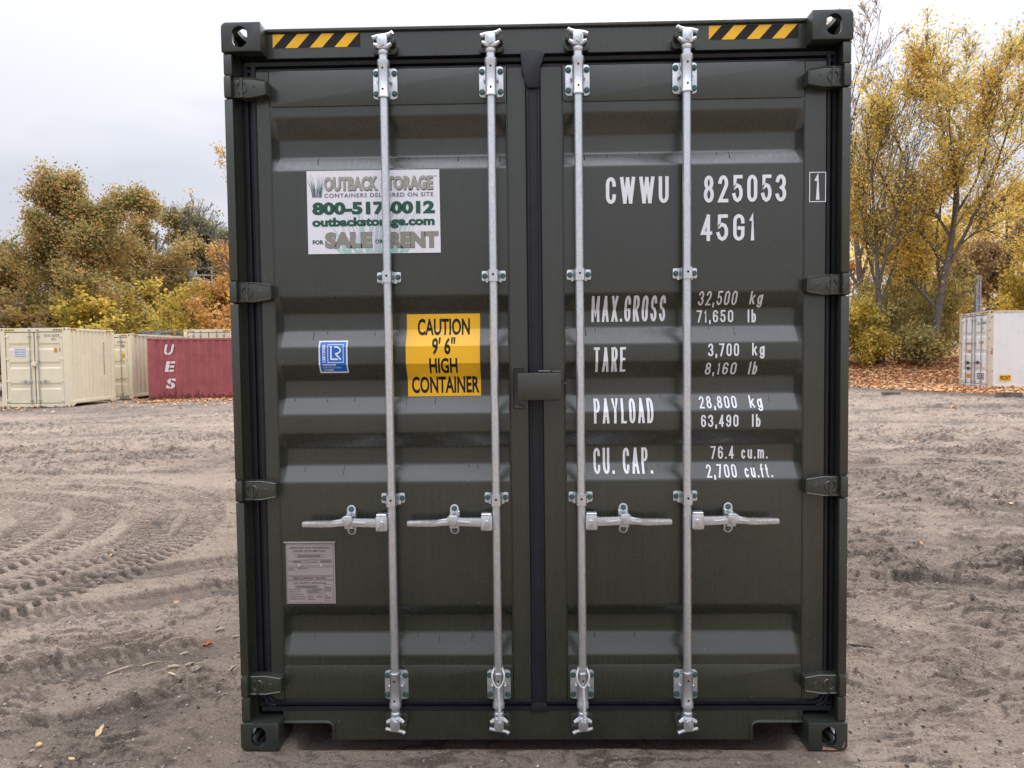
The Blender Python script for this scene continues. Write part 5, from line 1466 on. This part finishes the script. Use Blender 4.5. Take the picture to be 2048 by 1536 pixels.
mb.build('side_number', 'lever', g1['c'], smooth=False)
# second cream container
g2 = yard_container('cream container behind the nearest cream one, a green strip at its right door edge', (-19.02, 26.72, -.17), math.radians(-1.0), 6.06, 2.80, 'cream_dull', 20, depth=.05, rods=(.8, 1.5), rz=.15)
on_panel(g2[1], [('45G1', 1.93, 2.12, 2.24, 2.34, 0, .0), ('402866 8', 1.80, 2.16, 2.40, 2.50, 0, 0), ('rect', 2.0, 2.13, 1.78, 1.96, 1)], ['lever', 'orange_tape'])
mb = MB(); mb.box(2.250, 2.268, .010, .0735, .95, 1.70); M['lime_tape'] = flat('bright_green_strip', (.06, .42, .06), rough=.5); mb.build('edge_strip', 'lime_tape', g2[1])
# red container, long side to the camera
th = math.radians(-77.5)
ox, oy = -15.40 - 2.438 * math.cos(th), 25.72 - 2.438 * math.sin(th)
g3 = yard_container('faded dark red container lying side-on with big white slanted letters U E S', (ox, oy, -.19), th, 6.06, 2.591, 'red', 20, depth=.040, hazards=False, rods=(.8, 1.5), bands=((2.0, 1.86), (1.4, 1.26), (.80, .66)))
mb = MB()
for ch, zc, dy in (('U', 2.12, 0), ('E', 1.43, .03), ('S', .74, .05)):
    font_text(mb, ch, .64 + dy, .98 + dy, zc - .215, zc + .215, 0, bold=.035, shear=.2)
mb.v = [(2.438 + .0025, x, z) for x, y, z in mb.v]
M['white_paint'] = flat('white_stencil_paint', (.72, .70, .70), rough=.55, var=.06)
mb.build('lettering', 'white_paint', g3['c'], smooth=False)
mb = MB()      # thin slits of the stencil
for zc, dy in ((2.12, .0), (1.43, .03), (.74, .05)):
    a = .80 + dy; mb.add([(2.4412, a - .06, zc - .23), (2.4412, a - .03, zc - .23), (2.4412, a + .06, zc + .23), (2.4412, a + .03, zc + .23)], [(0, 1, 2, 3)])
mb.build('stencil_gap', 'red', g3['c'], smooth=False)
# two more behind
g4 = yard_container('slate grey container just visible over the roofs behind the red one', (-18.75, 33.0, .10), math.radians(58), 6.06, 2.896, 'slate', 20, rods=(.8, 1.5))
g5 = yard_container('cream container whose top edge shows above the red container', (-16.55, 31.2, .05), math.radians(-2), 6.06, 2.896, 'cream', 20, rods=(.8, 1.5))
# white refrigerated container on the right
th = math.radians(-99)
g6 = yard_container('white refrigerated container at the right edge with rusty corners and a yellow FRONT sticker', (17.33, 26.10, .085), th, 6.06, 2.896, 'reefer', 26, hazards=False, rods=(.25, 1.25), bands=((2.08, 1.98), (1.42, 1.32), (.74, .64)), rail='rail_rust', smooth_side=True)
lever(g6[0], 1.02, .58, .96, 'lever', -.05); lever(g6[0], 1.02, .62, .74, 'lever', .0); lever(g6[1], 1.36, 1.85, .98, 'lever')
hazard(.22, .50, 2.80, 2.85, .0095, g6['c']); hazard(1.80, 2.25, 2.80, 2.85, .0095, g6['c'])
on_panel(g6[1], [('SZLU 250840 6', 1.45, 2.22, 2.40, 2.52, 0, 0), ('45G1', 1.75, 1.98, 2.22, 2.33, 0, 0), ('rect', 1.62, 2.02, 1.70, 1.78, 1), ('lines', 1.50, 2.05, .34, .60, 4, 0)], ['lever', 'orange_tape'])
on_panel(g6[0], [('rect', .62, 1.0, 1.66, 1.74, 1), ('rect', .70, 1.0, 1.36, 1.44, 1), ('rect', .60, .98, .36, .52, 1)], ['lever', 'orange_tape'])
mb = MB(); mb.rect(.38, .76, .31, .53, 0); font_text(mb, 'FRONT', .40, .74, .34, .50, -.0008, bold=.03, mi=1)
mb.v = [(2.438 + .004 - y * 1.0, x, z) for x, y, z in mb.v]
mb.build('front_sticker', ['yellow_vinyl', 'black_ink'], g6['c'], smooth=False)
mb = MB(); mb.box(2.432, 2.452, 1.55, 1.65, 2.42, 2.70, .004); mb.box(2.452, 2.462, 1.58, 1.62, 2.44, 2.50, .003); mb.build('side_bracket', 'rod_grey', g6['c'])

# ------------------------------------------------------------------ railway masts and wires behind the trees
M['mast'] = flat('pale_galvanised_mast', (.42, .46, .52), rough=.6, var=.08)
M['wire'] = flat('grey_wire', (.30, .31, .33), rough=.6)
def mast(x, y, H, w, label):
    root = empty('railway_mast', at(x, y)); tag(root, label, 'mast', 'railway masts beyond the trees')
    mb = MB()
    for sx in (-1, 1): mb.box(sx * w / 2 - .03, sx * w / 2 + .03, -.08, .08, 0, H)
    mb.box(-w / 2 + .031, w / 2 - .031, -.015, .015, 0, H)
    for k in range(int(H / .5)): mb.box(-w / 2, w / 2, -.085, -.0805, k * .5 + .2, k * .5 + .27)
    mb.build('post', 'mast', root, smooth=False); return root
m1 = mast(-20.6, 41.0, 7.0, .34, 'grey railway mast with a side arm among the yellow bushes on the left')
mb = MB(); mb.tube([(0, -.1, 6.55), (1.0, -.1, 6.30), (2.1, -.1, 6.15)], [.09, .08, .07], 6); mb.tube([(.2, -.1, 6.75), (2.2, -.1, 6.70)], .035, 6); mb.tube([(1.2, -.1, 6.2), (1.2, -.1, 7.1)], .05, 6)
mb.tube([(.9, -.1, 4.9), (2.3, -.1, 4.4)], .05, 6); mb.tube([(.9, -.1, 5.2), (2.3, -.1, 4.4)], .035, 6)
mb.build('side_arm', 'mast', m1)
mast(21.85, 32.2, 4.15, .18, 'pale steel mast rising behind the white container')
for z, x0, label in ((7.20, -25.3, 'upper overhead wire at the mast left of the green container'), (6.72, -23.6, 'lower overhead wire at the mast left of the green container')):
    mb = MB(); mb.tube([(x0 + (k / 12) * (-17.5 - x0), 40.7 + .03 * k, z - .10 * math.sin(k / 12 * math.pi)) for k in range(13)], .022, 5)
    zb_ = float(base_h(np.array([-20.6]), np.array([41.0]))[0])
    tag(mb.build('overhead_wire', 'wire'), label, 'wire', 'overhead railway wires')

# ------------------------------------------------------------------ timbers and litter on the ground
M['timber'] = flat('weathered_timber', (.16, .125, .095), rough=.9, var=.45, scale=7, bump=.5, bscale=30)
def timber(x, y, L_, w, h, rot, label):
    o = MB(); o.box(-L_ / 2, L_ / 2, -w / 2, w / 2, -.02, h, .012); 
    b = o.build('timber_block', 'timber', loc=(x, y, gz_at(x, y))); b.rotation_euler = (0, .02, rot); tag(b, label, 'timber', 'timber blocks at the edge of the dirt')
timber(14.7, 19.2, .72, .16, .14, math.radians(-6), 'dark squared timber lying in front of the white container')
timber(12.2, 21.3, .60, .14, .10, math.radians(4), 'weathered timber half sunk in the gravel left of the white container')
M['dry_leaf'] = flat('dry_tan_leaf', (.62, .45, .24), rough=.6, var=.25, scale=40)
M['red_leaf'] = flat('red_leaf', (.48, .10, .03), rough=.5, var=.3, scale=40)
M['yellow_lump'] = flat('yellow_lump', (.50, .37, .15), rough=.7, var=.35, scale=60, bump=.8, bscale=120)
M['splinter'] = flat('pale_splinter', (.58, .47, .34), rough=.8, var=.3, scale=50)
M['stick'] = flat('dark_stick', (.075, .060, .048), rough=.9, var=.3, scale=20)
def curled_leaf(x, y, L_, w, rot, mat, label, curl=.5, tilt=.3):
    n = 9; vs = []
    for i in range(n):
        t = i / (n - 1); ww = w * math.sin(math.pi * min(1, t * .93 + .06)) ** .8 * (1 + .22 * math.sin(i * 2.3))
        zc = L_ * curl * .35 * (t - .35) ** 2 * 2 + tilt * L_ * t * .5
        for s in (-1, -.5, 0, .5, 1): vs.append(((t - .5) * L_, s * ww / 2, zc + abs(s) ** 1.5 * ww * .45 * (1 + .4 * math.sin(i * 1.7 + s))))
    mb = MB(); mb.add(vs, [(i * 5 + j, (i + 1) * 5 + j, (i + 1) * 5 + j + 1, i * 5 + j + 1) for i in range(n - 1) for j in range(4)])
    mb.tube([(-L_ * .5, 0, .002), (-L_ * .72, L_ * .03, .004)], [.0018, .001], 5)
    o = mb.build('fallen_leaf', mat, loc=(x, y, gz_at(x, y) + .004)); o.rotation_euler = (0, 0, rot); tag(o, label, 'leaf', 'single fallen leaves on the dirt')
curled_leaf(-1.86, .10, .055, .024, math.radians(80), 'dry_leaf', 'curled tan leaf lying on the dirt left of the green container near the bottom edge', .9, 1.1)
curled_leaf(-1.84, 1.08, .065, .034, math.radians(15), 'red_leaf', 'orange-red leaf on the dirt close to the left side of the green container', .2)
curled_leaf(-2.33, 1.71, .055, .035, math.radians(100), 'leaf_litter', 'small yellow leaf farther back on the dirt left of the green container', .3)
curled_leaf(10.9, 15.6, .20, .12, .4, 'leaf_litter', 'small orange leaf alone on the bare dirt on the right', .2)
def lump(x, y, r, squash, rot, label):
    bm = bmesh.new(); bmesh.ops.create_icosphere(bm, subdivisions=3, radius=1)
    for v in bm.verts:
        a = math.atan2(v.co.y, v.co.z)
        k = 1 + .10 * math.sin(a * 7) * math.cos(v.co.x * 9) + .06 * math.sin(v.co.x * 15 + v.co.y * 9)
        v.co = Vector((v.co.x * r * squash, v.co.y * r * k, v.co.z * r * .85 * k))
    mb = MB(); mb.addbm(bm); o = mb.build('yellow_lump', 'yellow_lump', loc=(x, y, gz_at(x, y) + r * .55), angle=80); o.rotation_euler = (0, 0, rot)
    tag(o, label, 'debris')
lump(-2.07, .03, .0125, 1.05, .3, 'roundish tan lump lying on the dirt at the bottom left')
lump(-1.86, -.095, .0115, 1.8, .5, 'ridged yellow piece like a bit of corn cob at the bottom left edge')
rr = random.Random(17); k_ = 0
SPL = [(-1.72, 1.18, .05, 'pale splinter beside the red leaf, nearest the container'), (-1.92, .97, .045, 'pale splinter just below the red leaf'), (-2.16, .77, .12, 'longest pale stick in the scatter left of the container'), (-2.03, .84, .10, 'pale straw crossing the long stick'), (-1.98, .73, .05, 'short pale chip standing near the long stick'),
       (-1.85, .72, .06, 'pale chip lying under the straw'), (-1.78, .74, .045, 'broad pale chip right of the straw'), (-1.69, .66, .05, 'pale chip nearer the container corner'), (-1.80, .60, .06, 'pale splinter in front of the scatter'), (-1.55, .72, .055, 'pale splinter close to the container hinge'), (-1.86, 1.28, .05, 'pale splinter behind the red leaf'), (-1.58, .86, .045, 'short pale splinter near the container edge')]
for x, y, L_, lab in SPL:
    a = rr.uniform(-.6, 1.3); o = MB(); w = rr.uniform(.003, .0075) if L_ < .08 else .004
    o.tube([(-L_ / 2, 0, 0), (0, rr.uniform(-.004, .004), .004), (L_ / 2, rr.uniform(-.004, .004), .001)], [w, w * 1.1, w * .4], 5)
    b = o.build('wood_splinter', 'splinter', loc=(x, y, gz_at(x, y) + .006)); b.rotation_euler = (0, rr.uniform(-.15, .15), a); tag(b, lab, 'splinter', 'wood splinters on the dirt')
mb = MB(); mb.tube([(-.12, 0, .0), (-.04, .006, .005), (.04, .003, .004), (.085, -.006, .006)], [.005, .006, .006, .004], 7)
o = mb.build('fallen_stick', 'stick', loc=(1.70, .98, gz_at(1.7, .98) + .006)); o.rotation_euler = (0, 0, -.25); tag(o, 'dark broken stick poking out from the right side of the green container', 'stick')
